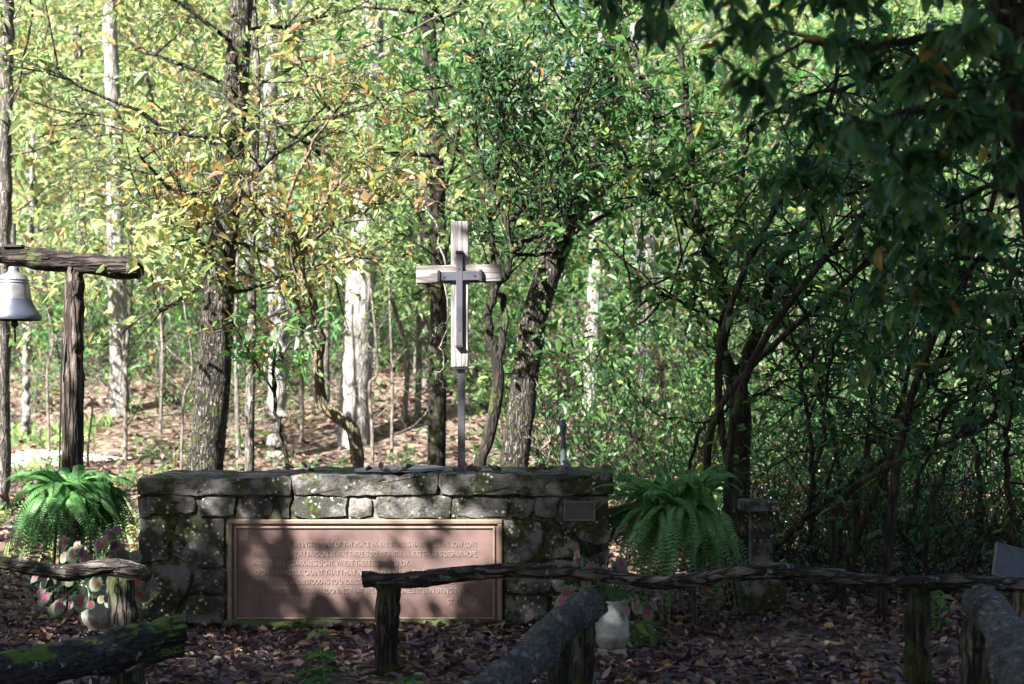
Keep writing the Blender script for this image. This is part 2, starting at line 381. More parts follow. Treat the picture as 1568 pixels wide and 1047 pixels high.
def litter():
    rng = np.random.default_rng(5); g = Geo()
    def scatter(n, x0, x1, y0, y1, L0, L1, lift, pw=1.0):
        y = y0 + (y1 - y0) * rng.random(n) ** pw; x = (x0 + (x1 - x0) * rng.random(n)) * (y / y1 if pw != 1 else 1)
        ok = (np.sin(x * 2.1 + 1.3 * np.sin(y * 1.7)) + np.sin(y * 2.6 + x) + rng.normal(0, .9, n) > -1.3) & ~((x > -2.36) & (x < .66) & (y > 8.86) & (y < 9.8)); x, y = x[ok], y[ok]; k = len(x)
        a = rng.random(k) * 6.283; D = np.stack([np.cos(a), np.sin(a), rng.normal(.08, .25, k)], 1)
        N = unit(np.stack([rng.normal(0, .42, k), rng.normal(0, .42, k), np.ones(k)], 1))
        leaves(g, np.stack([x, y, ground_h(x, y) + lift * rng.random(k)], 1), D, N, rng.uniform(L0, L1, k), rng.uniform(.4, .75, k), rng.uniform(.05, .4, k)[:, None], rng.uniform(-.3, .4, k)[:, None])
    scatter(62000, -6.5, 6.5, 4.2, 11.5, .03, .085, .035)
    scatter(11000, -9, 8, 11.5, 18, .07, .14, .05)
    scatter(9000, -11, 9, 18, 32, .08, .16, .04)
    for q in range(170):
        y = rng.uniform(4.8, 11); x = rng.uniform(-.4, .4) * y; a = rng.random() * 6.28; d = np.array((math.cos(a), math.sin(a), 0)) * rng.uniform(.06, .28)
        if -2.4 < x < .7 and y > 8.6: continue
        p = np.array((x, y, ground_h(x, y) + .035)); tube(g, [p - d, p + rng.normal(0, .012, 3), p + d], [.005, .004, .002], 5)
    tag(part("leaf_litter", g, M['lf_litter'], None), "fallen brown, purple and orange leaves covering the ground", "fallen leaves", kind='stuff')
litter()

# ------------------------------------------------------------------ stone wall with plaque
WY = 8.90; S = WY / FPX
WTOP = P(0, 728, WY)[2]
def stone(g, poly, rng, yf, depth, bev=.006, jit=.005, gap=.0005, bulge=.005):
    p = np.array([P(a, b, WY)[[0, 2]] for a, b in poly])
    # subdivide edges with jitter
    out = []
    k = len(p)
    for i in range(k):
        a, b = p[i], p[(i + 1) % k]; m = max(2, int(np.linalg.norm(b - a) / .05))
        for t in range(m): out.append(a + (b - a) * t / m)
    q = np.array(out)
    q = (q + np.roll(q, 1, 0) * .07 + np.roll(q, -1, 0) * .07) / 1.14 + rng.normal(0, jit, q.shape)
    c = q.mean(0); d = unit(q - c)
    rings = [(q - d * gap, yf + depth), (q - d * gap, yf + bev * 1.2), (q - d * (gap + bev * .3), yf + bev * .3), (q - d * (gap + bev), yf), (q - d * (gap + bev + .012), yf - .001), (c + (q - c) * .5, yf - bulge * rng.uniform(.2, 1))]
    m = len(q); V = [np.stack([r[:, 0], np.full(m, y) + rng.normal(0, .0025, m), r[:, 1]], 1) for r, y in rings]
    V = np.vstack(V + [np.array([[c[0], yf - bulge * .6, c[1]]])])
    Q = []; T = []
    for r in range(len(rings) - 1):
        for i in range(m):
            j = (i + 1) % m; Q.append((r * m + i, r * m + j, (r + 1) * m + j, (r + 1) * m + i))
    L0 = (len(rings) - 1) * m
    for i in range(m): T.append((L0 + i, L0 + (i + 1) % m, len(V) - 1))
    g.add(V, Q, T)

def rect(x0, y0, x1, y1): return [(x0, y0), (x1, y0), (x1, y1), (x0, y1)]

def make_wall():
    rng = np.random.default_rng(11)
    w = thing("stone_wall", "low mossy fieldstone wall with a bronze plaque set in its face", "stone wall", loc=(float(P(570, 0, WY)[0]), 9.3, 0))
    g = Geo()
    for x0, x1, yt in ((211, 448, 730), (449, 672, 727), (673, 940, 725)):
        stone(g, [(x0, yt), ((x0 + x1) / 2, yt - rng.uniform(-2, 2)), (x1, yt), (x1, 757), ((x0 + x1) / 2, 758 + rng.uniform(-2, 2)), (x0, 757)], rng, WY - .035, .86, gap=.003)
    part("coping", g, M['coping'], w)
    g = Geo()
    for x0, x1 in ((222, 304), (306, 362), (364, 421), (423, 446), (448, 531), (533, 573), (575, 691), (693, 777), (779, 816)):
        b = 793 if x0 > 330 else 788 + rng.uniform(-3, 5)
        tp = 758 + rng.uniform(-.5, 5); stone(g, [(x0 + rng.uniform(-3, 5), tp), (x0 + (x1 - x0) * .4, tp - rng.uniform(0, 3)), (x1 + rng.uniform(-5, 3), tp + rng.uniform(-1, 4)), (x1 + rng.uniform(-5, 2), b - rng.uniform(0, 4)), (x0 + (x1 - x0) * .5, b), (x0 + rng.uniform(-2, 5), b - rng.uniform(0, 3))], rng, WY - .02 + rng.uniform(-.008, .008), .16, jit=.006)
    for poly in ([(278, 795), (344, 794), (345, 866), (300, 870), (262, 846), (266, 815)], [(214, 795), (272, 795), (258, 845), (256, 860), (214, 862)],
                 [(214, 866), (258, 864), (296, 875), (288, 905), (262, 952), (214, 955)], [(300, 874), (345, 870), (345, 908), (292, 906)], [(290, 910), (345, 912), (345, 955), (268, 955)], [(213, 762), (222, 760), (232, 791), (213, 791)],
                 [(773, 797), (830, 799), (833, 825), (820, 857), (773, 863)], [(846, 806), (892, 833), (876, 853), (830, 855), (836, 822)],
                 [(862, 759), (932, 759), (932, 833), (900, 830), (852, 797)], [(822, 760), (858, 760), (850, 793), (818, 789)],
                 [(773, 867), (832, 860), (850, 868), (842, 905), (815, 912), (773, 905)], [(836, 858), (895, 858), (932, 838), (932, 900), (850, 908)], [(773, 910), (840, 912), (838, 955), (773, 955)], [(845, 912), (932, 905), (932, 955), (842, 955)]):
        stone(g, poly, rng, WY - .02 + rng.uniform(-.006, .008), .2)
    part("stone_facing", g, M['stone'], w)
    g = Geo(); x0, x1 = P(215, 0, WY)[0], P(931, 0, WY)[0]
    box(g, x0, x1, WY - .009, WY + .76, -.1, WTOP - .10)
    part("mortar_core", g, M['mortar'], w)
    g = Geo(); rng = np.random.default_rng(3)
    xs = np.linspace(P(345, 0, WY)[0], P(775, 0, WY)[0], 60)
    tube(g, np.stack([xs, np.full(60, WY - .045), np.full(60, .022) + .006 * np.sin(xs * 9)], 1), .035 + .006 * np.sin(xs * 14), 10, .18, rng)
    part("moss_ledge", g, M['moss'], w)
make_wall()

def text_geo(body, size, x, z, y, width=None, align='LEFT', ext=.0025):
    cu = bpy.data.curves.new("t", 'FONT'); cu.body = body; cu.size = size; cu.extrude = ext; cu.align_x = 'LEFT'
    cu.resolution_u = 3
    o = bpy.data.objects.new("t", cu); COL.objects.link(o)
    bpy.context.view_layer.update()
    dg = bpy.context.evaluated_depsgraph_get(); me = bpy.data.meshes.new_from_object(o.evaluated_get(dg))
    co = np.zeros(len(me.vertices) * 3); me.vertices.foreach_get("co", co); co = co.reshape(-1, 3)
    w0 = co[:, 0].max() - co[:, 0].min()
    s = width / w0 if width else .72
    xs = (co[:, 0] - co[:, 0].min()) * s
    if align == 'RIGHT': xs = xs - xs.max()
    V = np.stack([x + xs, y - co[:, 2], z + co[:, 1]], 1)
    F = [tuple(p.vertices) for p in me.polygons]
    bpy.data.objects.remove(o); bpy.data.meshes.remove(me); bpy.data.curves.remove(cu)
    return V, F

def frame_geo(g, x0, x1, z0, z1, w, yf, yb):
    box(g, x0, x1, yf, yb, z1 - w, z1); box(g, x0, x1, yf, yb, z0, z0 + w)
    box(g, x0, x0 + w, yf, yb, z0 + w, z1 - w); box(g, x1 - w, x1, yf, yb, z0 + w, z1 - w)

def make_plaque():
    PY = WY - .010
    a, b = P(350, 958, PY), P(768, 796, PY); x0, x1, z0, z1 = a[0], b[0], a[2], b[2]
    t = thing("memorial_plaque", "large brown bronze plaque of raised lettering set in the stone wall", "plaque", loc=((x0 + x1) / 2, PY, z0))
    g = Geo(); box(g, x0, x1, PY, PY + .05, z0, z1); part("plate", g, M['bronze'], t, smooth=False)
    g = Geo(); frame_geo(g, x0 - .004, x1 + .004, z0 - .004, z1 + .004, .028, PY - .016, PY + .02); bevel(part("outer_border", g, M['bronze_rim'], t, smooth=False), .005)
    g = Geo(); i = .040; frame_geo(g, x0 + i, x1 - i, z0 + i, z1 - i, .013, PY - .011, PY + .01); bevel(part("inner_border", g, M['bronze_rim'], t, smooth=False), .004)
    lines = [("LORD MAKE ME AN INSTRUMENT OF THY PEACE WHERE THERE IS HATRED LET ME SOW LOVE", 391, 730, 837, 1.0),
             ("WHERE THERE IS INJURY PARDON, WHERE THERE IS DOUBT FAITH, WHERE THERE IS DESPAIR HOPE,", 384, 731, 852, 1.0),
             ("WHERE THERE IS DARKNESS LIGHT, WHERE THERE IS SADNESS JOY.", 384, 627, 866, 1.0),
             ("O DIVINE MASTER, GRANT THAT I MAY NOT SO MUCH SEEK TO BE CONSOLED AS TO", 391, 731, 880, 1.0),
             ("CONSOLE; TO BE UNDERSTOOD AS TO UNDERSTAND; TO BE LOVED AS TO LOVE, FOR IT IS IN GIVING", 384, 731, 894, 1.0),
             ("THAT WE RECEIVE, IT IS IN PARDONING THAT WE ARE PARDONED, IT IS IN DYING THAT WE", 384, 731, 908, 1.0),
             ("ARE BORN TO ETERNAL LIFE.", 384, 485, 921, 1.0),
             ("ST. FRANCIS", 685, 731, 926, 1.2)]
    V = []; F = []; n = 0
    for s, a, b, y, k in lines:
        pa, pb = P(a, y, PY), P(b, y, PY)
        v, f = text_geo(s, .047 * k, pa[0], pa[2], PY - .002, pb[0] - pa[0])
        V.append(v); F += [tuple(i + n for i in q) for q in f]; n += len(v)
    for s, a, b, y in (("LORD", 391, 414, 837), ("O DIVINE MASTER,", 391, 470, 880)): pass
    me = bpy.data.meshes.new("lettering"); me.from_pydata([tuple(v) for v in np.vstack(V)], [], F)
    me.transform(Matrix.Translation(-t.location)); link("lettering", me, M['letter'], t)
    # small plate at the right
    QY = WY - .045
    a, b = P(864, 797, QY), P(911, 768, QY)
    t = thing("small_plate", "small grey metal plate fixed to the wall beside the right fern", "plaque", loc=((a[0] + b[0]) / 2, QY, a[2]))
    g = Geo(); box(g, a[0], b[0], QY, QY + .04, a[2], b[2]); part("plate", g, M['grey_bronze'], t, smooth=False)
    g = Geo(); frame_geo(g, a[0] - .003, b[0] + .003, a[2] - .003, b[2] + .003, .011, QY - .008, QY + .02); bevel(part("rim", g, M['grey_rim'], t, smooth=False), .003)
make_plaque()

def make_wall_top():
    a, b = P(548, 0, 9.3), P(682, 0, 9.3)
    g = Geo(); z = WTOP + .012
    V = []
    for zz in (z, z + .018): V += [(a[0], 9.12, zz), (P(600, 0, 9)[0], 9.02, zz), (P(645, 0, 9.1)[0], 9.10, zz), (b[0], 9.36, zz), (b[0] - .1, 9.55, zz), (a[0] + .12, 9.5, zz)]
    g.add(V, [(6, 7, 10, 11), (7, 8, 9, 10)], None)
    Q = [(i, (i + 1) % 6, (i + 1) % 6 + 6, i + 6) for i in range(6)]; g.Q.append(np.array(Q))
    o = part("slate_slab", g, M['slate'], None, smooth=False); tag(o, "thin flat grey slate lying on top of the stone wall", "slate")
    rng = np.random.default_rng(8)
    spots = [(432, 9.0), (448, 9.2), (560, 8.98), (585, 8.96), (612, 8.98), (620, 9.0), (694, 9.0), (714, 8.96), (720, 9.0), (756, 8.98), (768, 9.0), (824, 9.0), (838, 9.05), (858, 9.0), (872, 9.04), (470, 9.1), (920, 9.02)]
    proto = []
    for k in range(4):
        g = Geo()
        for q in range(2):
            d = rng.normal(0, 1, 3); d[2] = abs(d[2]) * .3
            leaves(g, [(0, 0, .01)], [d], [rng.normal(0, .5, 3) + (0, 0, 1)], .085, .55, .3, -.25 + .3 * q)
        proto.append(g.mesh("fallen_leaf"))
    for i, (px, Y) in enumerate(spots):
        o = link("fallen_leaf", proto[i % 4], M['lf_litter'])
        o.location = (P(px, 0, Y)[0], Y, WTOP + .016); o.rotation_euler = (rng.uniform(-.3, .3), rng.uniform(-.3, .3), rng.uniform(0, 6)); o.scale = (rng.uniform(.7, 1.1),) * 3
        tag(o, "curled dry brown leaf lying on the top of the stone wall", "fallen leaf", "dry leaves lying on the stone wall")
make_wall_top()

# ------------------------------------------------------------------ cross on its post
def make_cross():
    Y = 9.3; s = Y / FPX
    t = thing("wooden_cross", "whitewashed weathered wooden cross with an iron cross inlay on a steel post", "cross", loc=tuple(P(705, 722, Y)))
    g = Geo(); a, b = P(691, 562, Y), P(717.5, 340, Y); d = .10
    box(g, a[0], b[0], Y - d / 2, Y + d / 2, a[2], b[2]); o = bevel(part("upright", g, M['cross_wood'], t, smooth=False), .005)
    g = Geo(); a, b = P(638, 434, Y), P(768, 408, Y)
    box(g, a[0], b[0], Y - d / 2 - .004, Y + d / 2 + .004, a[2], b[2])
    g.V[0][:, 2] += (g.V[0][:, 0] - a[0]) * .022
    o = bevel(part("crossbeam", g, M['beam_white'], t, smooth=False), .005)
    g = Geo(); a, b = P(698.5, 530, Y - .07), P(708.5, 385, Y - .07)
    box(g, a[0], b[0], Y - .078, Y - .05, a[2], b[2]); 
    ic = bevel(part("iron_upright", g, M['iron_post'], t, smooth=False), .003)
    for pz in (530, 386):
        g = Geo(); c = P(703.5, pz, Y - .07); box(g, c[0] - .024, c[0] + .024, Y - .086, Y - .049, c[2] - .009, c[2] + .009); bevel(part("iron_cap", g, M['iron'], t, smooth=False), .002)
    g = Geo(); a, b = P(673, 430, Y - .07), P(735, 416, Y - .07)
    box(g, a[0], b[0], Y - .075, Y - .053, a[2], b[2]); g.V[0][:, 2] += (g.V[0][:, 0] - a[0]) * .022
    bevel(part("iron_crossbar", g, M['iron_post'], t, smooth=False), .003)
    for px, dz in ((672, 0), (736, .006)):
        g = Geo(); c = P(px, 423, Y - .07); box(g, c[0] - .009, c[0] + .009, Y - .086, Y - .051, c[2] - .038 + dz, c[2] + .038 + dz); bevel(part("iron_cap", g, M['iron'], t, smooth=False), .002)
    for px, pz in ((680, 424), (727, 422), (703.5, 412), (703.5, 505)):
        g = Geo(); c = P(px, pz, Y - .08)
        tube(g, [(c[0], Y - .079, c[2]), (c[0], Y - .072, c[2])], .007, 10); part("bolt", g, M['iron'], t)
    g = Geo(); a, b = P(701, 722, Y), P(712, 562, Y)
    box(g, a[0], b[0], Y - .025, Y + .025, a[2] - .02, b[2]); bevel(part("post", g, M['iron_post'], t, smooth=False), .003)
    g = Geo(); c = P(706, 563, Y); box(g, c[0] - .055, c[0] + .055, Y - .048, Y + .048, c[2] - .012, c[2]); bevel(part("bracket", g, M['iron'], t, smooth=False), .002)
make_cross()

def log(g, ctl, rad, rng, sides=22, n=60, rough=.05):
    pts = spline(ctl, n); u = np.linspace(0, 1, n)
    w = np.cumsum(rng.normal(0, .004, (n, 3)), 0); w -= u[:, None] * w[-1]
    r = np.interp(u, np.linspace(0, 1, len(rad)), rad) * (1 + .05 * np.sin(u * 17 + rng.random() * 6) + .025 * np.sin(u * 41 + rng.random() * 6))
    sides = max(sides, 40); th = np.arange(sides) * 6.28318 / sides
    k = rng.normal(0, 1, (n, sides)); ridge = k.copy()
    for _ in range(5): ridge[1:-1] = (ridge[:-2] + ridge[1:-1] + ridge[2:]) / 3
    lump = k.copy()
    for _ in range(5): lump = (lump + np.roll(lump, 1, 1) + np.roll(lump, -1, 1)) / 3; lump[1:-1] = (lump[:-2] + lump[1:-1] + lump[2:]) / 3
    f = 1 + .030 * ridge / ridge.std() + .035 * lump / lump.std()
    for q in range(rng.integers(2, 5)):    # knots
        i0 = rng.integers(3, n - 3); t0 = rng.random() * 6.28
        f += rng.uniform(.12, .25) * np.exp(-((np.arange(n)[:, None] - i0) / 1.6) ** 2 - (np.angle(np.exp(1j * (th[None] - t0))) / .28) ** 2)
    g0 = Geo(); tube(g0, pts + w * .6, r, sides)
    V = g0.V[0]; ax = np.repeat(pts + w * .6, sides, 0); V[:n * sides] = ax + (V[:n * sides] - ax) * f.reshape(-1)[:, None]; m = n * sides; V[m + 2:m + 2 + sides] = V[:sides]; V[m + 2 + sides:] = V[m - sides:m]
    g.add(V, g0.Q[0], g0.T[0])

# ------------------------------------------------------------------ bell frame and bell
def make_bell():
    Y = 10.4; s = Y / FPX; rng = np.random.default_rng(21)
    bx = P(112, 0, Y)[0]
    t = thing("bell_stand", "rough timber bell stand with a heavy dark log crossbeam", "bell frame", loc=(bx, Y, 0))
    g = Geo(); pts = spline([P(-190, 382, Y), P(-60, 386, Y), P(0, 391, Y), P(60, 396, Y), P(120, 402, Y), P(215, 411, Y)], 40)
    rad = np.linspace(.062, .078, 40)
    log(g, pts[[0, 8, 16, 24, 32, 39]], [.062, .068, .075, .080], rng, 40, 80); part("crossbeam", g, M['bk_beam'], t)
    for px in (111, -160):
        g = Geo(); top = 410 if px > 0 else 390
        pts = spline([P(px + 3, top, Y), P(px + 3, 470, Y), P(px - 1, 560, Y), P(px - 3, 660, Y), np.array((P(px - 3, 0, Y)[0], Y, -.05))], 40)
        log(g, pts[[0, 8, 16, 24, 32, 39]], [.064, .072, .08, .086], rng, 40, 80); part("post", g, M['bk_post'], t)
    g = Geo(); tube(g, spline([P(95, 520, Y - .1), P(93, 600, Y - .1), P(91, 735, Y - .1), P(90, 800, Y - .1)], 16), .006, 6)
    tag(part("bell_rope", g, M['iron'], None), "thin dark pull rod hanging beside the bell frame post", "rod")
    # bell
    c = P(21, 488, Y - .02); s = c[1] / FPX
    t = thing("bell", "silvery bronze bell with a dark flared rim under the timber beam", "bell", loc=tuple(c))
    prof = [(r * s, (488 - y) * s) for r, y in ((41, 490), (41.5, 487), (40, 482), (35, 475), (29.5, 466), (26.5, 458))]
    g = Geo(); lathe(g, [(q * .96, z + .004) for q, z in prof] + [(.02, .24)], c, 48); part("inner_wall", g, M['iron'], t)  # dark iron colour stands for the shade inside the bell
    g = Geo(); lathe(g, prof, c, 48); part("flared_rim", g, M['bell_rim'], t)
    prof = [(26.5, 458), (25, 448), (23.6, 438), (23.4, 437.2), (23.4, 436), (22.8, 435.6), (22.6, 434), (23.2, 433.4), (23.2, 432), (22.4, 431.6), (22.3, 429.6), (22.8, 429.2), (22.8, 427.8), (21.8, 427.2), (20.5, 423), (17, 420), (12, 418), (9, 416), (8, 413), (7.5, 409), (6, 408.2), (0, 408)]
    g = Geo(); lathe(g, [(r * s, (488 - y) * s) for r, y in prof], c, 48); part("body", g, M['bell'], t)
    g = Geo(); tube(g, spline([c + (0, 0, .24), c + (.004, 0, .02), c + (.006, 0, -.05), c + (.012, 0, -.17)], 12), [.008] * 12, 8)
    tube(g, [c + (.006, 0, -.005), c + (.006, 0, -.025), c + (.006, 0, -.05), c + (.006, 0, -.065)], [.008, .028, .028, .010], 14)
    part("clapper", g, M['iron'], t)
    g = Geo(); k = P(22, 378, Y); box(g, k[0] - .07, k[0] + .07, Y - .06, Y + .06, k[2] - .004, k[2] + .012)
    tube(g, [k + (0, 0, .0), k + (0, 0, .17)], .012, 8); tube(g, [k + (0, 0, .0), (k[0], Y, c[2] + .37)], .014, 8)
    part("hanger_bolt", g, M['iron'], t, smooth=False)
make_bell()

# ------------------------------------------------------------------ log benches and rails
def make_benches():
    rng = np.random.default_rng(31)
    def post(t, x, y, r0, r1, ztop, m='bk_leg', lean=(0, 0)):
        g = Geo(); log(g, [(x, y, -.05), (x + lean[0] * .5, y + lean[1] * .5, ztop * .5), (x + lean[0], y + lean[1], ztop)], [r0, r1], rng, 18, 24, .06); part("leg", g, M[m], t)
    t = thing("log_bench", "mossy dark log bench low at the left, green moss along its top", "log bench", "log benches and rails", loc=tuple(P(210, 1040, 5.9)))
    g = Geo(); log(g, [(-2.75, 4.6, .375), (-2.016, 5.55, .385), (-1.75, 5.9, .40), (-1.60, 6.06, .415), (-1.46, 6.2, .44)], [.074, .078, .076, .074, .07], rng); part("seat_log", g, M['bk_mosslog'], t)
    g = Geo(); log(g, [(-1.78, 5.88, .345), (-1.62, 6.06, .345), (-1.45, 6.20, .375)], [.04, .045, .04], rng, 14, 16); part("broken_fork", g, M['bk_mosslog'], t)
    post(t, -1.62, 5.98, .075, .07, .33); post(t, -2.5, 4.95, .075, .07, .30)
    t = thing("log_rail", "thin wavy wooden rail bench in front of the left potted plant", "log bench", "log benches and rails", loc=tuple(P(192, 1007, 7.9)))
    g = Geo(); log(g, [P(a, b, Y) for a, b, Y in ((-160, 850, 8.1), (-30, 861, 8.0), (25, 868, 7.95), (62, 874, 7.92), (105, 881, 7.9), (140, 877, 7.9), (178, 872, 7.9), (208, 877, 7.9), (230, 884, 7.92))], [.036, .036, .034, .040, .044, .042, .046, .042, .028], rng, 16); part("seat_log", g, M['bk_rail'], t)
    post(t, P(192, 0, 7.9)[0], 7.9, .082, .070, P(0, 884, 7.9)[2], 'bk_leg', (-.03, 0)); post(t, P(-120, 0, 8.05)[0], 8.06, .08, .065, .52)
    t = thing("log_rail", "long thin crooked log rail crossing in front of the plaque and right fern", "log bench", "log benches and rails", loc=tuple(P(594, 1030, 7.5)))
    ctl = [(556, 888, 7.5), (600, 889, 7.5), (640, 891, 7.48), (700, 886, 7.46), (780, 880, 7.42), (850, 883, 7.38), (920, 888, 7.32), (1000, 896, 7.28), (1060, 893, 7.24), (1110, 885, 7.2), (1180, 878, 7.17), (1250, 884, 7.13), (1330, 892, 7.08), (1400, 891, 7.02), (1470, 888, 6.98), (1568, 898, 6.9), (1640, 902, 6.85), (1800, 905, 6.75)]
    g = Geo(); log(g, [P(*c) for c in ctl], [.038, .040, .044, .038, .036, .034, .034, .038, .040, .041, .036, .036, .037, .037, .036, .038], rng, 18, 120, .045); part("seat_log", g, M['bk_rail'], t)
    post(t, P(594, 0, 7.5)[0], 7.5, .066, .060, P(0, 898, 7.5)[2]); post(t, P(1408, 0, 7.0)[0], 7.02, .064, .056, P(0, 900, 7.0)[2]); post(t, P(1760, 0, 6.8)[0], 6.8, .064, .056, .5)
    t = thing("log_bench", "thick grey log bench running toward the viewer at bottom centre", "log bench", "log benches and rails", loc=(.27, 6.9, 0))
    g = Geo(); log(g, [(-.37, 3.9, .40), (-.18, 4.7, .405), (.02, 5.5, .395), (.17, 6.2, .415), (.31, 6.75, .405), (.407, 7.15, .415)], [.076, .074, .080, .074, .079, .074], rng, 24, 70, .05); part("seat_log", g, M['bk_log'], t)
    post(t, .345, 6.84, .055, .05, .37); post(t, .22, 6.46, .055, .05, .36); post(t, -.28, 4.3, .06, .06, .36)
    t = thing("log_bench", "thick knotty log bench at the lower right beside the rail end", "log bench", "log benches and rails", loc=(2.15, 6.7, 0))
    g = Geo(); log(g, [(1.56, 4.0, .45), (1.76, 4.8, .46), (1.95, 5.5, .435), (2.12, 6.2, .47), (2.24, 6.78, .478)], [.095, .094, .10, .088, .093], rng, 24, 60, .07); part("seat_log", g, M['bk_log'], t)
    post(t, 2.15, 6.6, .07, .065, .42); post(t, 1.70, 4.5, .075, .07, .34)
make_benches()

# ------------------------------------------------------------------ ferns, caladiums
def fern(center, n, rad, drop, seed, label, rise=.16, stand_h=None, group="large potted ferns by the wall"):
    rng = np.random.default_rng(seed); c = np.array(center, float)
    t = thing("fern", label, "fern", group, loc=tuple(c))
    g = Geo()
    for i in range(n):
        a = i * 2.39996 + rng.normal(0, .25); ln = rad * rng.uniform(.6, 1.3) * (1 + .24 * math.sin(a + seed) + .14 * math.sin(3 * a)); k = rng.random()
        if i % 4 == 0: ln *= rng.uniform(.35, .7)
        up = rise * (1.7 * k if i % 3 else 2.4 * k); dr = drop * rng.uniform(.55, 1.25) * (1.0 if k < .8 else .3)
        u = np.linspace(0, 1, 42)
        r = ln * (u ** .8) * (1 - .18 * u * (dr / max(drop, .01))); z = up * np.sin(np.clip(u * 1.9, 0, math.pi)) - dr * u ** 2.2
        a2 = a + rng.normal(0, .30) * u + rng.normal(0, .06) * np.sin(u * 7)
        pts = c + np.stack([np.cos(a2) * (r + .03), np.sin(a2) * (r + .03), z], 1)
        tube(g, pts[::3], np.linspace(.0035, .0012, len(pts[::3])), 3, caps=False)
        T = unit(np.gradient(pts, axis=0)); side = unit(np.cross(T, (0, 0, 1.) + rng.normal(0, .25, 3))); N = np.cross(side, T)
        pl = .052 * np.clip(np.sin(np.clip(u * .9 + .14, 0, 1) * math.pi), .12, 1) * rng.uniform(.9, 1.3)
        for sgn in (1, -1):
            leaves(g, pts[2:], side[2:] * sgn + T[2:] * .35 - N[2:] * .15, N[2:] + rng.normal(0, .12, (40, 3)), pl[2:], .30, .04, .12)
    part("fronds", g, M['lf_fern'], t)
    g = Geo()
    for i in range(16):
        a = rng.random() * 6.28; ln = rad * rng.uniform(.3, .75); u = np.linspace(0, 1, 30); pts = c + np.stack([np.cos(a) * (ln * u ** .7 + .06), np.sin(a) * (ln * u ** .7 + .06), .05 * np.sin(u * 3) - drop * rng.uniform(.7, 1.2) * u ** 1.7], 1)
        pts += np.cumsum(rng.normal(0, .004, pts.shape), 0); tube(g, pts, .002, 3, caps=False); T = unit(np.gradient(pts, axis=0)); side = unit(np.cross(T, (0, 0, 1.))); N = np.cross(side, T)
        for sgn in (1, -1): leaves(g, pts[2:], side[2:] * sgn + T[2:] * .6 + rng.normal(0, .4, (28, 3)), N[2:] + rng.normal(0, .5, (28, 3)), .035, .3, .2, .4)
    part("dry_fronds", g, M['lf_litter'], t)
    g = Geo(); lathe(g, [(0, -.20), (.09, -.20), (.115, -.06), (.125, -.005), (.115, -.003), (.108, -.03), (0, -.03)], c, 24); part("pot", g, M['basket'], t)
    zt = c[2] - .205
    s = thing("plant_stand", "dark slim plant stand under the " + ("left" if c[0] < 0 else "right") + " fern", "plant stand", loc=(c[0], c[1], 0))
    g = Geo(); lathe(g, [(0, zt), (.13, zt), (.13, zt - .02), (0, zt - .02)], (c[0], c[1], 0), 24); part("top", g, M['iron'], s)
    for k in range(4):
        a = k * math.pi / 2 + .6; g = Geo()
        tube(g, [(c[0] + .11 * math.cos(a), c[1] + .11 * math.sin(a), zt - .02), (c[0] + .14 * math.cos(a), c[1] + .14 * math.sin(a), 0)], .009, 8); part("leg", g, M['iron'], s)
fern(P(112, 752, 9.3), 190, .42, .62, 41, "arching green fern left of the stone wall beside the bell post", rise=.10)
fern(P(1040, 786, 8.95), 230, .52, .68, 42, "large lush green fern at the right end of the stone wall", rise=.17)

def heart_mesh_mat():
    m, n, l, b, out = mat('caladium_leaf')
    at = n.new("ShaderNodeAttribute"); at.attribute_name = "rim"
    g = n.new("ShaderNodeNewGeometry")
    tc = n.new("ShaderNodeTexCoord"); nz = noise(n, l, tc.outputs["Object"], 70, 4)
    ad = n.new("ShaderNodeMath"); ad.operation = 'MULTIPLY_ADD'; l.new(nz, ad.inputs[0]); ad.inputs[1].default_value = 1.1; 
    l.new(at.outputs["Fac"], ad.inputs[2])
    sb = n.new("ShaderNodeMath"); sb.operation = 'SUBTRACT'; l.new(ad.outputs[0], sb.inputs[0]); sb.inputs[1].default_value = .55
    ra = ramp(n, [(0, (.24, .025, .08)), (.50, (.28, .06, .13)), (.66, (.20, .11, .11)), (.78, (.10, .18, .09)), (1, (.035, .11, .04))])
    rb = ramp(n, [(0, (.24, .05, .06)), (.3, (.15, .07, .05)), (.55, (.12, .11, .06)), (.75, (.19, .22, .15)), (1, (.06, .14, .05))])
    l.new(sb.outputs[0], ra.inputs[0]); l.new(sb.outputs[0], rb.inputs[0])
    rd = thresh(n, l, g.outputs["Random Per Island"], .55, .7)
    c = mixc(n, l, rd, ra.outputs[0], rb.outputs[0]); l.new(c, b.inputs["Base Color"]); b.inputs["Roughness"].default_value = .5
    tr = n.new("ShaderNodeBsdfTranslucent"); l.new(c, tr.inputs[0]); mx = n.new("ShaderNodeMixShader"); mx.inputs[0].default_value = .3
    l.new(b.outputs[0], mx.inputs[1]); l.new(tr.outputs[0], mx.inputs[2]); l.new(mx.outputs[0], out.inputs[0])
    return m
M['caladium'] = heart_mesh_mat()

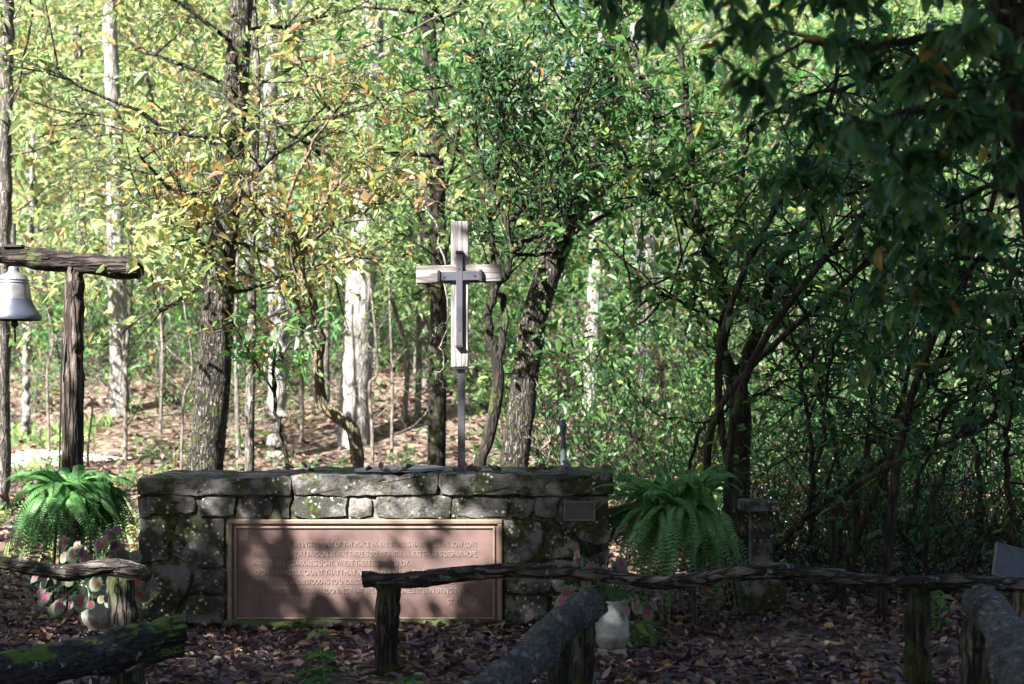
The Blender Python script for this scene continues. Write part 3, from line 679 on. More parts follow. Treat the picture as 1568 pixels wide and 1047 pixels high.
def caladium(base, pot_r, pot_h, spots, label, seed, group="caladiums in white pots"):
    rng = np.random.default_rng(seed); b = np.array(base, float)
    t = thing("potted_caladium", label, "potted plant", group, loc=tuple(b))
    g = Geo(); k = pot_r
    lathe(g, [(k * .84, .050), (k * .86, .060), (k * 1.02, .085), (k * 1.14, pot_h * .36), (k * 1.15, pot_h * .40), (k * 1.10, pot_h * .415), (k * 1.10, pot_h * .44), (k * 1.06, pot_h * .6), (k * 1.0, pot_h * .8), (k * 1.02, pot_h * .93), (k * 1.10, pot_h * .985), (k * 1.10, pot_h), (k * 1.02, pot_h), (k * .95, pot_h - .05), (0, pot_h - .05)], b, 36)
    p = part("pot", g, M['pot'], t)
    g = Geo(); lathe(g, [(0, 0), (k * 1.10, 0), (k * 1.12, .014), (k * .98, .036), (k * .84, .050)], b, 54, .045); part("pot_foot", g, M['pot_foot'], p if False else t)
    gs = Geo(); V = []; F = []; A = []
    th = np.linspace(0, 2 * math.pi, 17)[:-1]
    for (x, y, z, L) in [(a + rng.normal(0, .022) * w, b_ + rng.normal(0, .02) * w, c_ + rng.normal(0, .022) * w, d_ * rng.uniform(.42, .78)) for w in (0, 1.2, 1.7) for a, b_, c_, d_ in spots]:
        q = np.array((x, y, max(z, .06)))
        st = b + (rng.normal(0, .03), rng.normal(0, .03), pot_h - .05)
        tube(gs, spline([st, (st + q) / 2 + (0, 0, .06 + .3 * abs(q[2] - st[2]) * .2), q], 8), .003, 4, caps=False)
        N = unit(np.array((rng.normal(0, .4), -rng.uniform(.5, 1.1), rng.uniform(.4, 1)))); out = q - b; out[2] = -.25 - rng.random() * .3; D = unit(out + rng.normal(0, .08, 3)); S_ = unit(np.cross(D, N)); N = np.cross(S_, D)
        v0 = len(V)
        V.append(q); A.append(0.0)
        for rr, av in ((.5, .45), (1.0, 1.0)):
            for a in th:
                # heart/arrow outline, tip along D
                r = (0.55 + .55 * abs(math.cos(a / 2)) ** 7 + .12 * rng.random()) * (1 - .52 * math.exp(-((abs(a - math.pi)) / .33) ** 2))
                if abs(a - math.pi) < 1.1 and abs(a - math.pi) > .2: r *= 1.12
                p2 = q + (D * math.cos(a) * r + S_ * math.sin(a) * r * .95) * L * rr * .52 + N * (.06 * L * (1 - rr) - .10 * L * rr * rr * abs(math.cos(a)) + rng.normal(0, .01) * L)
                V.append(p2); A.append(av)
        m = 16
        for i in range(m):
            j = (i + 1) % m; F.append((v0, v0 + 1 + i, v0 + 1 + j)); F.append((v0 + 1 + i, v0 + 1 + m + i, v0 + 1 + m + j, v0 + 1 + j))
    me = bpy.data.meshes.new("leaves"); me.from_pydata([tuple(v - b) for v in V], [], F)
    at = me.attributes.new("rim", 'FLOAT', 'POINT'); at.data.foreach_set("value", np.array(A, np.float32)); me.shade_smooth()
    link("leaves", me, M['caladium'], t)
    part("stems", gs, M['lf_fern'], t)

def cal_spots(pxs, Y, rng): return [(*P(a, b, Y + rng.uniform(-.12, .12)), L) for a, b, L in pxs]
rng = np.random.default_rng(51)
caladium((*P(148, 0, 8.62)[:2], 0.0), .095, .32, cal_spots([(100, 825, .15), (118, 832, .15), (115, 845, .17), (168, 815, .15), (175, 832, .17), (160, 824, .14), (165, 848, .16), (185, 842, .15), (205, 850, .14), (130, 858, .14), (178, 858, .14), (72, 892, .17), (64, 905, .15), (80, 880, .15), (100, 888, .13), (130, 900, .18), (118, 915, .17), (145, 905, .14), (96, 935, .18), (104, 925, .16), (128, 928, .14), (215, 905, .17), (222, 890, .14), (140, 890, .14), (155, 915, .13)], 8.5, rng), "pink and cream caladium in a white urn at the left behind the thin rail", 52)
caladium((*P(937, 0, 7.95)[:2], 0.0), .088, .32, cal_spots([(886, 860, .13), (905, 868, .13), (925, 870, .14), (945, 866, .15), (955, 880, .13), (868, 905, .15), (880, 915, .14), (858, 920, .14), (945, 925, .17), (932, 915, .14), (958, 932, .14), (922, 955, .15), (975, 920, .14), (990, 935, .15), (1008, 905, .13), (897, 900, .13), (870, 868, .12), (968, 895, .13)], 7.92, rng), "pink and pale green caladium in a white urn behind the long crooked rail", 53)

# ------------------------------------------------------------------ pedestal, sign, lamp stake
def make_small():
    rng = np.random.default_rng(61); Y = 9.5
    t = thing("stone_pedestal", "short stone pedestal with a flat cap right of the right fern", "pedestal", loc=(P(1165, 0, Y)[0], Y, 0))
    def blk(name, x0, x1, y0, y1, z0, z1, jit):
        g = Geo(); box(g, x0, x1, y0, y1, z0, z1); o = part(name, g, M['mortar' if name == 'base' else 'stone'], t, smooth=False); bevel(o, .015, 3)
        return o
    c = P(1163, 0, Y)[0]
    blk("cap", c - .13, c + .12, Y - .13, Y + .13, P(0, 782, Y)[2], P(0, 765, Y)[2], 0)
    blk("shaft", c - .06, c + .075, Y - .08, Y + .08, .28, P(0, 782, Y)[2], 0)
    blk("base", c - .2, c + .15, Y - .16, Y + .16, -.05, .28, 0)
    # tilted metal sign
    Y = 7.6
    t = thing("tilted_sign", "dark tilted metal sign plate on a low post at the right edge", "sign", loc=(P(1555, 0, Y)[0], Y, 0))
    c = P(1562, 866, Y); g = Geo()
    ux = np.array((1, .12, -.26)); ux = unit(ux); uy = unit(np.array((.28, .62, .52))); n = np.cross(ux, uy)
    V = [c + ux * a * .15 + uy * b * .12 + n * d for d in (-.006, .006) for a, b in ((-1, -1), (1, -1), (1, 1), (-1, 1))]
    g.add(V, [(0, 3, 2, 1), (4, 5, 6, 7), (0, 1, 5, 4), (1, 2, 6, 5), (2, 3, 7, 6), (3, 0, 4, 7)]); bevel(part("plate", g, M['grey_bronze'], t, smooth=False), .003)
    g = Geo()
    for a0, b0, a1, b1 in ((-1, -1, 1, -1), (1, -1, 1, 1), (1, 1, -1, 1), (-1, 1, -1, -1)):
        tube(g, [c + ux * a0 * .15 + uy * b0 * .12 + n * .004, c + ux * a1 * .15 + uy * b1 * .12 + n * .004], .007, 6)
    part("rim", g, M['grey_rim'], t)
    g = Geo(); tube(g, [(c[0], c[1] + .02, c[2] - .01), (c[0], c[1] + .02, -.02)], .03, 10); part("post", g, M['bk_tan'], t)
    # lamp stake behind the wall
    Y = 10.3; b = P(862, 724, Y); s = Y / FPX
    t = thing("garden_post", "slim dark post with a domed cap standing behind the wall", "garden post", loc=(b[0], Y, 0))
    g = Geo(); tube(g, spline([(b[0] + .004, Y, -.05), (b[0] + .006, Y, .6), (b[0] + .004, Y, P(0, 690, Y)[2]), (b[0], Y, P(0, 652, Y)[2])], 30), np.interp(np.linspace(0, 1, 30), [0, .6, .72, .82, 1], [.022, .022, .024, .016, .024]), 14); part("shaft", g, M['post_teal'], t)
    g = Geo(); lathe(g, [(.030, 0), (.030, .012), (.022, .016), (.024, .03), (.018, .05), (0, .058)], (b[0], Y, P(0, 652, Y)[2]), 20); part("cap", g, M['post_teal'], t)
make_small()
#@@TREES
# ------------------------------------------------------------------ trees
def limb_curve(rng, p0, d0, length, n, wob, bend):
    pts = [np.array(p0, float)]; d = unit(d0); st = length / (n - 1)
    for i in range(n - 1):
        d = unit(d + rng.normal(0, wob, 3) + np.array((0, 0, bend)))
        pts.append(pts[-1] + d * st)
    return np.array(pts)

def foliage(rng, gw, gl, limbs, n_twig, twig_len, n_leaf, L, W=.45, flat=.7, droop=.15, t0=.25, twig_r=.004, jit=.06, keep=None, bare=0.0, nsp=.55):
    """twigs along each limb (points, radius) and leaves along each twig"""
    C = []; D = []
    for pts, r in limbs:
        m = len(pts); T = unit(np.gradient(pts, axis=0))
        for k in range(n_twig):
            u = t0 + (1 - t0) * (k + rng.random()) / n_twig; i = min(m - 2, int(u * (m - 1))); f = u * (m - 1) - i
            p = pts[i] * (1 - f) + pts[i + 1] * f
            d = unit(T[i] * .55 + unit(rng.normal(0, 1, 3) * (1, 1, flat)) * .9)
            tw = limb_curve(rng, p, d, twig_len * rng.uniform(.5, 1.25), 5, .22, .03)
            if keep is not None and not keep(tw[-1]): continue
            tube(gw, tw, np.linspace(twig_r, twig_r * .35, 5), 3, caps=False)
            if rng.random() < bare: continue
            q = rng.random(n_leaf) ** .8 * 4; a = np.minimum(q.astype(int), 3); f = (q - a)[:, None]
            C.append(tw[a] * (1 - f) + tw[a + 1] * f + rng.normal(0, jit, (n_leaf, 3)) * .6)
            D.append(unit(tw[a + 1] - tw[a]) + rng.normal(0, .75, (n_leaf, 3)) - (0, 0, droop))
    if not C: return
    C = np.concatenate(C); D = np.concatenate(D); n = len(C)
    N = unit(rng.normal(0, nsp, (n, 3)) + (0, 0, 1)); D[:, 2] *= (.6 if nsp < .5 else 1)
    leaves(gl, C, D, N, L * (.45 + .95 * rng.random(n) ** 1.3), W * rng.uniform(.7, 1.25, n), .14, rng.uniform(-.1, .4, n)[:, None])

def limbs_from(rng, gw, trunk, r_at, n, t_lo, t_hi, length, up, wob=.16, bend=.02, az=None, sub=3, taper=.45, side=6, az_bias=None):
    """limbs off a trunk polyline, each with sub-limbs; returns the list used for foliage"""
    out = []; m = len(trunk)
    for k in range(n):
        u = t_lo + (t_hi - t_lo) * (k + rng.random()) / n; i = min(m - 2, int(u * (m - 1)))
        p = trunk[i]; a = k * 2.39996 + rng.normal(0, .5)
        if az_bias is not None and rng.random() < .6: a = az_bias + rng.normal(0, .6)
        e = up + rng.normal(0, .22) + .5 * max(0, u - .6)
        d = np.array((math.cos(a) * math.cos(e), math.sin(a) * math.cos(e), math.sin(e)))
        L = length * rng.uniform(.6, 1.15) * (1 - .45 * max(0, (u - t_lo) / (t_hi - t_lo + 1e-6)) ** 1.5)
        pts = limb_curve(rng, p, d, L, 10, wob, bend); r0 = r_at(u) * taper
        tube(gw, pts, np.linspace(r0, .005, 10), side, caps=False); out.append((pts, r0))
        for q in range(sub):
            j = 2 + int(rng.random() * 6); dd = unit(unit(pts[j + 1] - pts[j]) * .6 + rng.normal(0, .6, 3) * (1, 1, .7) + (0, 0, .15))
            p2 = limb_curve(rng, pts[j], dd, L * rng.uniform(.3, .6), 7, wob, bend)
            tube(gw, p2, np.linspace(r0 * .45, .004, 7), 5, caps=False); out.append((p2, r0 * .45))
    return out

def trunk_px(pts, Y, n=40):
    """trunk polyline from points (px, py) at depth Y; the first one is dropped onto the ground"""
    q = [P(a, b, Y if len(c) == 0 else c[0]) for a, b, *c in pts]
    b = q[0].copy(); b[2] = ground_h(b[0], b[1]) - .06
    if b[2] < q[0][2] - .02: q = [b] + q
    else: q[0][2] = b[2]
    return spline(q, n)

def tree_obj(name, label, cat, group, base, gw, gl, mw, ml, crown="crown"):
    t = thing(name, label, cat, group, loc=tuple(float(v) for v in base))
    part("trunk", gw, mw, t)
    if gl is not None and gl.n: part(crown, gl, ml, t, smooth=False)
    return t

def px_limb(gw, pts, Y, r0, r1, rng, n=16, sides=7, dy=0.0):
    q = spline([P(a, b, Y + dy * i / max(1, len(pts) - 1)) for i, (a, b) in enumerate(pts)], n)
    q[2:-1] += rng.normal(0, .012, (n - 3, 3)); tube(gw, q, np.linspace(r0, r1, n), sides, .05, rng, caps=False)
    return q

def hero_trees():
    # 1 big leaning lichen trunk left of the cross
    rng = np.random.default_rng(101); Y = 13.0; gw, gl = Geo(), Geo()
    tr = trunk_px([(314, 725), (322, 640), (330, 520), (336, 420), (344, 330), (354, 240), (362, 120), (370, 0), (378, -140), (385, -330), (392, -600), (395, -900)], Y, 90)
    rr = np.interp(np.linspace(0, 1, 90), [0, .05, .25, .5, 1], [.20, .165, .15, .125, .05]); tube(gw, tr, rr, 24, .06, rng)
    lm = limbs_from(rng, gw, tr, lambda u: .09 - .06 * u, 14, .30, .72, 2.4, .15, sub=4)
    foliage(rng, gw, gl, lm, 7, .55, 5, .11, flat=.5, bare=.45)
    sp = [px_limb(gw, [(345, 330), (310, 345), (270, 375), (235, 395), (205, 405)], 12.8, .014, .004, rng, dy=-3.0), px_limb(gw, [(350, 270), (310, 300), (270, 335), (230, 350)], 12.8, .014, .004, rng, dy=-2.5), px_limb(gw, [(345, 300), (320, 370), (300, 420), (255, 430)], 12.8, .012, .004, rng, dy=-2.6)]
    foliage(rng, gw, gl, [(q, .01) for q in sp], 16, .28, 6, .105, W=.6, flat=.35, t0=.35, nsp=.4)
    tree_obj("oak_tree", "thick lichen covered trunk leaning slightly, between bell post and cross", "tree", None, tr[0], gw, gl, M['bk_lichen'], M['lf_yellow'])
    # 2 slim grey trunk beside it
    rng = np.random.default_rng(102); Y = 13.6; gw, gl = Geo(), Geo()
    tr = trunk_px([(382, 725), (383, 600), (386, 470), (385, 400), (390, 250), (394, 120), (388, 0), (392, -200), (398, -420)], Y, 60)
    tube(gw, tr, np.linspace(.05, .025, 60), 12, .06, rng)
    lm = limbs_from(rng, gw, tr, lambda u: .022, 14, .35, .85, 2.0, .15, sub=4); lm += [(px_limb(gw, [(394, 130), (440, 105), (500, 86), (580, 66), (650, 35), (720, -10)], Y, .022, .008, rng, dy=-.8), .01), (px_limb(gw, [(391, 165), (460, 150), (540, 156), (610, 160), (680, 172)], Y, .018, .006, rng, dy=-.6), .01), (px_limb(gw, [(391, 200), (330, 190), (240, 205), (150, 190), (60, 210)], Y, .018, .006, rng, dy=-.8), .01)]
    foliage(rng, gw, gl, lm, 9, .5, 5, .10, flat=.5, bare=.4)
    tree_obj("slender_tree", "slim straight grey trunk just right of the thick lichen covered trunk", "tree", None, tr[0], gw, gl, M['bk_grey'], M['lf_yellow'])
    # 3 crooked tan tree with golden leaves
    rng = np.random.default_rng(103); Y = 12.0; gw, gl = Geo(), Geo()
    tr = trunk_px([(547, 725), (546, 690), (538, 655), (515, 636), (494, 618), (488, 585), (486, 550)], Y, 40)
    tube(gw, tr, np.linspace(.062, .048, 40), 14, .06, rng)
    L = [px_limb(gw, [(486, 552), (470, 515), (457, 470), (450, 430), (440, 380), (428, 330), (408, 280)], Y, .036, .014, rng, dy=.4),
         px_limb(gw, [(486, 552), (492, 520), (478, 470), (463, 425), (458, 390), (440, 350), (400, 325), (382, 300), (378, 268)], Y, .042, .014, rng, dy=-.5),
         px_limb(gw, [(460, 400), (480, 340), (510, 290), (540, 250), (585, 215)], Y, .025, .008, rng, dy=-.6),
         px_limb(gw, [(444, 400), (500, 350), (560, 320), (625, 300)], Y, .02, .006, rng, dy=-.8),
         px_limb(gw, [(382, 300), (340, 285), (300, 300), (255, 330)], Y, .014, .005, rng, dy=-.9),
         px_limb(gw, [(430, 340), (470, 230), (520, 160), (560, 110)], Y, .018, .006, rng, dy=-.3)]
    lm = [(q, .02) for q in L]
    for q in L:
        for k in range(7):
            j = int(rng.integers(4, 15)); p2 = limb_curve(rng, q[j], unit(rng.normal(0, 1, 3) * (1, .8, .5) + (0, 0, .1)), rng.uniform(.4, .9), 8, .2, 0); tube(gw, p2, np.linspace(.009, .003, 8), 5, caps=False); lm.append((p2, .01))
    foliage(rng, gw, gl, lm, 7, .35, 4, .10, flat=.45, t0=.4)
    tree_obj("sourwood_tree", "crooked tan forked tree with golden brown leaves left of the cross", "tree", None, tr[0], gw, gl, M['bk_tan'], M['lf_gold'])
    # dark bent stem at the wall
    rng = np.random.default_rng(131); gw = Geo(); px_limb(gw, [(441, 725), (436, 690), (424, 650), (418, 600), (420, 540)], 11.2, .022, .012, rng); gl = Geo()
    lm = [(spline([P(418, 600, 11.2), P(420, 540, 11.2)], 8), .01), (limb_curve(rng, P(418, 560, 11.2), (.6, 0, .5), .7, 8, .15, 0), .01), (limb_curve(rng, P(419, 600, 11.2), (-.3, -.4, .6), .7, 8, .15, 0), .01)]
    for q, _ in lm: tube(gw, q, np.linspace(.01, .004, len(q)), 5, caps=False)
    foliage(rng, gw, gl, lm, 10, .3, 6, .09)
    tree_obj("sapling", "thin dark bent sapling standing just behind the wall left of the crooked tan tree", "sapling", None, P(441, 725, 11.2), gw, gl, M['bk_dark'], M['lf_green'])
    # 8 dark trunk behind the cross
    rng = np.random.default_rng(104); Y = 16; gw, gl = Geo(), Geo()
    tr = trunk_px([(668, 722), (670, 600), (671, 480), (672, 380), (668, 250), (660, 100), (655, 0), (650, -200)], Y, 50)
    tube(gw, tr, np.linspace(.11, .075, 50), 14, .05, rng)
    lm = limbs_from(rng, gw, tr, lambda u: .06, 14, .3, .95, 1.9, .2, sub=4); foliage(rng, gw, gl, lm, 9, .5, 7, .10)
    tree_obj("dark_tree", "straight dark mossy trunk partly hidden behind the left arm of the cross", "tree", None, tr[0], gw, gl, M['bk_dark'], M['lf_pale'])
    # 9 mountain laurel with twisted stems
    rng = np.random.default_rng(105); Y = 11.6; gw, gl = Geo(), Geo()
    base = trunk_px([(733, 722), (745, 680), (757, 630), (763, 580), (760, 550)], Y, 26); tube(gw, base, np.linspace(.052, .048, 26), 14, .08, rng)
    L = [px_limb(gw, [(760, 552), (746, 515), (747, 475), (760, 445), (776, 415), (785, 385), (775, 345), (758, 300), (740, 250), (720, 190)], Y, .040, .014, rng, 30, 10),
         px_limb(gw, [(762, 552), (772, 510), (774, 475), (762, 440), (756, 400), (752, 345), (738, 300), (715, 250), (690, 210)], Y, .034, .010, rng, 30, 10, dy=.3),
         px_limb(gw, [(783, 385), (800, 372), (830, 355), (850, 325), (858, 280), (865, 220), (880, 160)], Y, .024, .008, rng, 24, 8, dy=-.4),
         px_limb(gw, [(776, 340), (800, 320), (815, 270), (820, 200), (815, 140)], Y, .022, .007, rng, 20, 8, dy=.4),
         px_limb(gw, [(755, 295), (765, 230), (770, 160), (765, 110)], Y, .02, .007, rng, 20, 8, dy=-.4),
         px_limb(gw, [(785, 390), (840, 385), (880, 350), (905, 300), (920, 240)], Y, .018, .006, rng, 20, 8, dy=.5)]
    lm = []
    for q in L:
        n = len(q)
        for k in range(11):
            j = int(rng.integers(n // 3, n - 1)); p2 = limb_curve(rng, q[j], unit(rng.normal(0, .55, 3) + (0, 0, .9)), rng.uniform(.4, .95), 8, .16, .05); tube(gw, p2, np.linspace(.010, .003, 8), 5, caps=False); lm.append((p2, .01))
        lm.append((q[2 * n // 3:], .01))
    foliage(rng, gw, gl, lm, 7, .24, 8, .074, W=.42, flat=.6, t0=.5, keep=lambda p: p[2] > 2.7)
    tree_obj("mountain_laurel", "gnarled laurel with twisting dark stems and rounded crown right behind the cross", "shrub tree", None, base[0], gw, gl, M['bk_dark'], M['lf_laurel'])
    # 10 leaning mossy trunk right of the cross
    rng = np.random.default_rng(106); Y = 12.6; gw, gl = Geo(), Geo()
    tr = trunk_px([(786, 722), (797, 640), (806, 560), (820, 480), (842, 410), (868, 350), (892, 300), (915, 235), (930, 150), (940, 40), (946, -120), (950, -300)], Y, 70)
    tube(gw, tr, np.interp(np.linspace(0, 1, 70), [0, .1, .5, 1], [.15, .125, .11, .05]), 20, .06, rng)
    lm = limbs_from(rng, gw, tr, lambda u: .05, 10, .45, .9, 2.0, .2, sub=3); foliage(rng, gw, gl, lm, 7, .5, 6, .11)
    # climbing leaves on the trunk
    k = rng.integers(18, 46, 260); C = tr[k] + rng.normal(0, .13, (260, 3)); leaves(gl, C, rng.normal(0, 1, (260, 3)), rng.normal(0, .5, (260, 3)) + (0, -.6, .6), rng.uniform(.07, .13, 260))
    tree_obj("leaning_tree", "mossy trunk leaning to the right behind the laurel, leaves climbing on it", "tree", None, tr[0], gw, gl, M['bk_lichen'], M['lf_right'])
    # 11 forked dark trunk at the right
    rng = np.random.default_rng(107); Y = 11.6; gw, gl = Geo(), Geo()
    tr = trunk_px([(1130, 742), (1131, 690), (1134, 640), (1128, 590), (1120, 560)], Y, 26); tube(gw, tr, np.linspace(.098, .085, 26), 16, .07, rng)
    L = [px_limb(gw, [(1122, 580), (1106, 530), (1112, 470), (1100, 420), (1075, 360), (1062, 300), (1055, 240), (1050, 150), (1040, 40)], Y, .062, .02, rng, 30, 10),
         px_limb(gw, [(1130, 590), (1146, 545), (1165, 480), (1185, 420), (1205, 380), (1240, 335), (1290, 290), (1330, 240), (1360, 180)], Y, .052, .012, rng, 30, 10, dy=-.6),
         px_limb(gw, [(1100, 420), (1130, 340), (1140, 250), (1150, 150), (1165, 40)], Y, .03, .01, rng, 20, 8, dy=.6),
         px_limb(gw, [(1075, 360), (1030, 320), (990, 280), (950, 250)], Y, .022, .008, rng, 20, 8, dy=-.4),
         px_limb(gw, [(1110, 500), (1060, 470), (1010, 450), (960, 440)], Y, .018, .006, rng, 20, 8, dy=-.5),
         px_limb(gw, [(1185, 420), (1230, 440), (1280, 450)], Y, .016, .006, rng, 16, 8, dy=.5),
         px_limb(gw, [(1060, 280), (1010, 200), (980, 120), (960, 40)], Y, .02, .007, rng, 16, 8, dy=.3)]
    lm = []
    for q in L:
        n = len(q); lm.append((q[n // 2:], .01))
        for k in range(13):
            j = int(rng.integers(n // 4, n - 1)); p2 = limb_curve(rng, q[j], unit(rng.normal(0, 1, 3) * (1, 1, .6) + (0, 0, .1)), rng.uniform(.5, 1.1), 8, .18, 0); tube(gw, p2, np.linspace(.012, .003, 8), 5, caps=False); lm.append((p2, .01))
    foliage(rng, gw, gl, lm, 6, .34, 6, .095, W=.5, flat=.5, t0=.3)
    tree_obj("forked_tree", "dark trunk forked low into two, right of the fern, with green leaves", "tree", None, tr[0], gw, gl, M['bk_dark'], M['lf_right'])
    # thin dark stems of the thicket at the right
    specs = [([(1246, 745), (1240, 660), (1226, 580), (1215, 520), (1195, 490), (1175, 465)], 11.0, .022), ([(1288, 742), (1275, 660), (1255, 590), (1238, 520), (1230, 450), (1222, 380)], 11.3, .024),
             ([(1355, 720), (1340, 640), (1330, 570), (1325, 500), (1322, 400), (1318, 300)], 11.8, .020),
             ([(1310, 742), (1325, 700), (1350, 660), (1380, 620), (1390, 560), (1385, 520), (1400, 480)], 10.8, .030),
             ([(1420, 800), (1440, 740), (1470, 660), (1500, 590), (1530, 540), (1570, 500)], 9.6, .022), ([(1180, 860), (1215, 810), (1265, 770), (1320, 730), (1380, 680), (1430, 640), (1480, 600)], 10.2, .030),
             ([(1385, 860), (1400, 760), (1430, 680), (1460, 620), (1510, 585)], 9.8, .018), ([(1240, 850), (1242, 760), (1262, 660), (1270, 560), (1300, 470), (1310, 380)], 10.4, .022),
             ([(1060, 690), (1090, 640), (1140, 615), (1190, 590), (1230, 575)], 11.4, .018), ([(1500, 720), (1480, 640), (1490, 560), (1470, 470), (1490, 360)], 11.5, .024), ([(1550, 800), (1540, 690), (1555, 600), (1545, 500), (1560, 380)], 9.5, .026)]
    for i, (pts, Y, r) in enumerate(specs):
        rng = np.random.default_rng(200 + i); gw, gl = Geo(), Geo()
        q = trunk_px(pts, Y, 30); q[1:-1] += rng.normal(0, .012, (28, 3)); tube(gw, q, np.linspace(r, r * .4, 30), 8, .08, rng)
        lm = []
        for k in range(9):
            j = int(rng.integers(8, 29)); p2 = limb_curve(rng, q[j], unit(rng.normal(0, 1, 3) * (1, .8, .6) + (0, 0, .3)), rng.uniform(.4, 1.1), 8, .2, .02); tube(gw, p2, np.linspace(r * .4, .003, 8), 5, caps=False); lm.append((p2, .01))
        foliage(rng, gw, gl, lm, 6, .28, 5, .085, W=.36, t0=.3)
        tree_obj("rhododendron", "thin dark crooked stem in the shady thicket right of the forked tree", "shrub", "rhododendron stems in the shady thicket", q[0], gw, gl, M['bk_dark'], M['lf_rhodo'], "foliage")
    # pale dead sapling and hanging vine
    rng = np.random.default_rng(108); Y = 10.6; gw = Geo()
    px_limb(gw, [(833, 724), (835, 690), (839, 650), (837, 620), (830, 595)], Y, .010, .004, rng); px_limb(gw, [(841, 700), (842, 660), (842, 615)], Y, .008, .003, rng); px_limb(gw, [(832, 695), (815, 675), (800, 665)], Y, .009, .005, rng)
    px_limb(gw, [(840, 625), (858, 612), (875, 604)], Y, .005, .002, rng); px_limb(gw, [(836, 625), (825, 605), (818, 580)], Y, .005, .002, rng); px_limb(gw, [(838, 645), (822, 636)], Y, .004, .002, rng)
    b = P(833, 724, Y); tube(gw, [(b[0], Y, ground_h(b[0], Y) - .05), b], .010, 7)
    tree_obj("dead_sapling", "bare pale dead sapling right of the leaning mossy trunk above the wall", "sapling", None, b, gw, None, M['bk_twig'], None)
    rng = np.random.default_rng(109); gw = Geo(); Y = 10.2
    px_limb(gw, [(682, 400), (683, 440), (686, 480), (683, 505), (676, 530), (678, 560), (668, 572), (674, 585), (690, 600)], Y, .007, .005, rng, 30); px_limb(gw, [(684, 495), (672, 500), (662, 512)], Y, .005, .003, rng); px_limb(gw, [(683, 440), (690, 420), (700, 395)], Y, .006, .004, rng)
    px_limb(gw, [(684, 410), (660, 330), (640, 240), (655, 150)], Y, .007, .006, rng, 30, dy=5)
    t = thing("vine", "pale twisting vine hanging beside the left arm of the cross", "vine", loc=tuple(P(682, 400, Y))); part("stem", gw, M['bk_twig'], t)

def far_trunks():
    # pale sunlit trunks deeper in the woods, each seen on its own
    specs = [("wide pale sunlit trunk just left of the cross, deep in the woods", [(543, 640), (548, 520), (556, 400), (560, 300), (566, 150), (572, 0), (580, -250)], 22, .235, 'bk_pale'),
             ("pale sunlit trunk between the slim grey trunk and the crooked tan tree", [(424, 690), (426, 560), (424, 450), (420, 350), (414, 200), (420, 0)], 21, .145, 'bk_pale'),
             ("pale trunk standing behind the bell beam end at the left", [(184, 600), (182, 480), (178, 350), (174, 200), (168, 0), (165, -200)], 24, .16, 'bk_pale'),
             ("dappled grey trunk along the left edge above the bell", [(2, 720), (4, 400), (8, 250), (10, 100), (12, 0), (14, -250)], 15, .085, 'bk_grey'),
             ("tall pale trunk at upper centre right of the laurel crown", [(900, 690), (908, 500), (914, 300), (920, 150), (925, 0), (928, -200)], 23, .11, 'bk_pale'),
             ("slim grey trunk high behind the left part of the laurel crown", [(655, 640), (650, 400), (652, 200), (655, 0), (656, -200)], 26, .12, 'bk_grey'),
             ("faint grey trunk far back left of the pale trunk behind the bell beam", [(122, 620), (124, 400), (122, 250), (118, 0)], 30, .13, 'bk_grey'),
             ("pale leaning trunk at upper right behind the forked tree", [(985, 690), (990, 400), (985, 200), (975, 0), (970, -200)], 26, .17, 'bk_pale'),
             ("slim pale trunk behind the lower right of the bell post", [(40, 640), (42, 500), (46, 400), (50, 200)], 22, .07, 'bk_pale')]
    for i, (lab, pts, Y, r, m) in enumerate(specs):
        rng = np.random.default_rng(300 + i); gw, gl = Geo(), Geo()
        tr = trunk_px(pts, Y, 50); tr[1:-1] += rng.normal(0, .01, (48, 3)); tube(gw, tr, np.linspace(r * 1.15, r * .65, 50), 14, .04, rng)
        lm = limbs_from(rng, gw, tr, lambda u: r * .4, 10, .5, .98, 2.6, .25, sub=3); foliage(rng, gw, gl, lm, 5, .7, 6, .17, bare=.3, nsp=.4)
        tree_obj("tall_tree", lab, "tree", None, tr[0], gw, gl, M[m], M['lf_pale' if i % 2 else 'lf_yellow'])
    # thin light stems on the bank
    gset = "thin bare saplings on the leafy bank"
    for i, (px, py0, py1, Y, r) in enumerate([(278, 660, 560, 17, .022), (135, 640, 590, 19, .02), (192, 640, 450, 20, .04), (305, 600, 430, 21, .035), (365, 640, 400, 20, .04), (462, 640, 520, 22, .04), (618, 640, 440, 23, .05), (75, 640, 500, 21, .03), (245, 640, 500, 22, .03), (570, 620, 560, 20, .03), (640, 640, 430, 25, .07), (600, 640, 560, 21, .03)]):
        rng = np.random.default_rng(340 + i); gw = Geo()
        tr = trunk_px([(px, py0 + 40), (px + rng.normal(0, 4), (py0 + py1) / 2), (px + rng.normal(0, 10), py1), (px + rng.normal(0, 22), py1 - 160)], Y, 24)
        tube(gw, tr, np.linspace(r, r * .4, 24), 8, .05, rng)
        lm = limbs_from(rng, gw, tr, lambda u: r * .5, 6, .3, .95, 1.0, .6, sub=2)
        t = tree_obj("sapling", "thin pale bare sapling on the leafy bank behind the wall", "sapling", gset, tr[0], gw, None, M['bk_twig'], None)

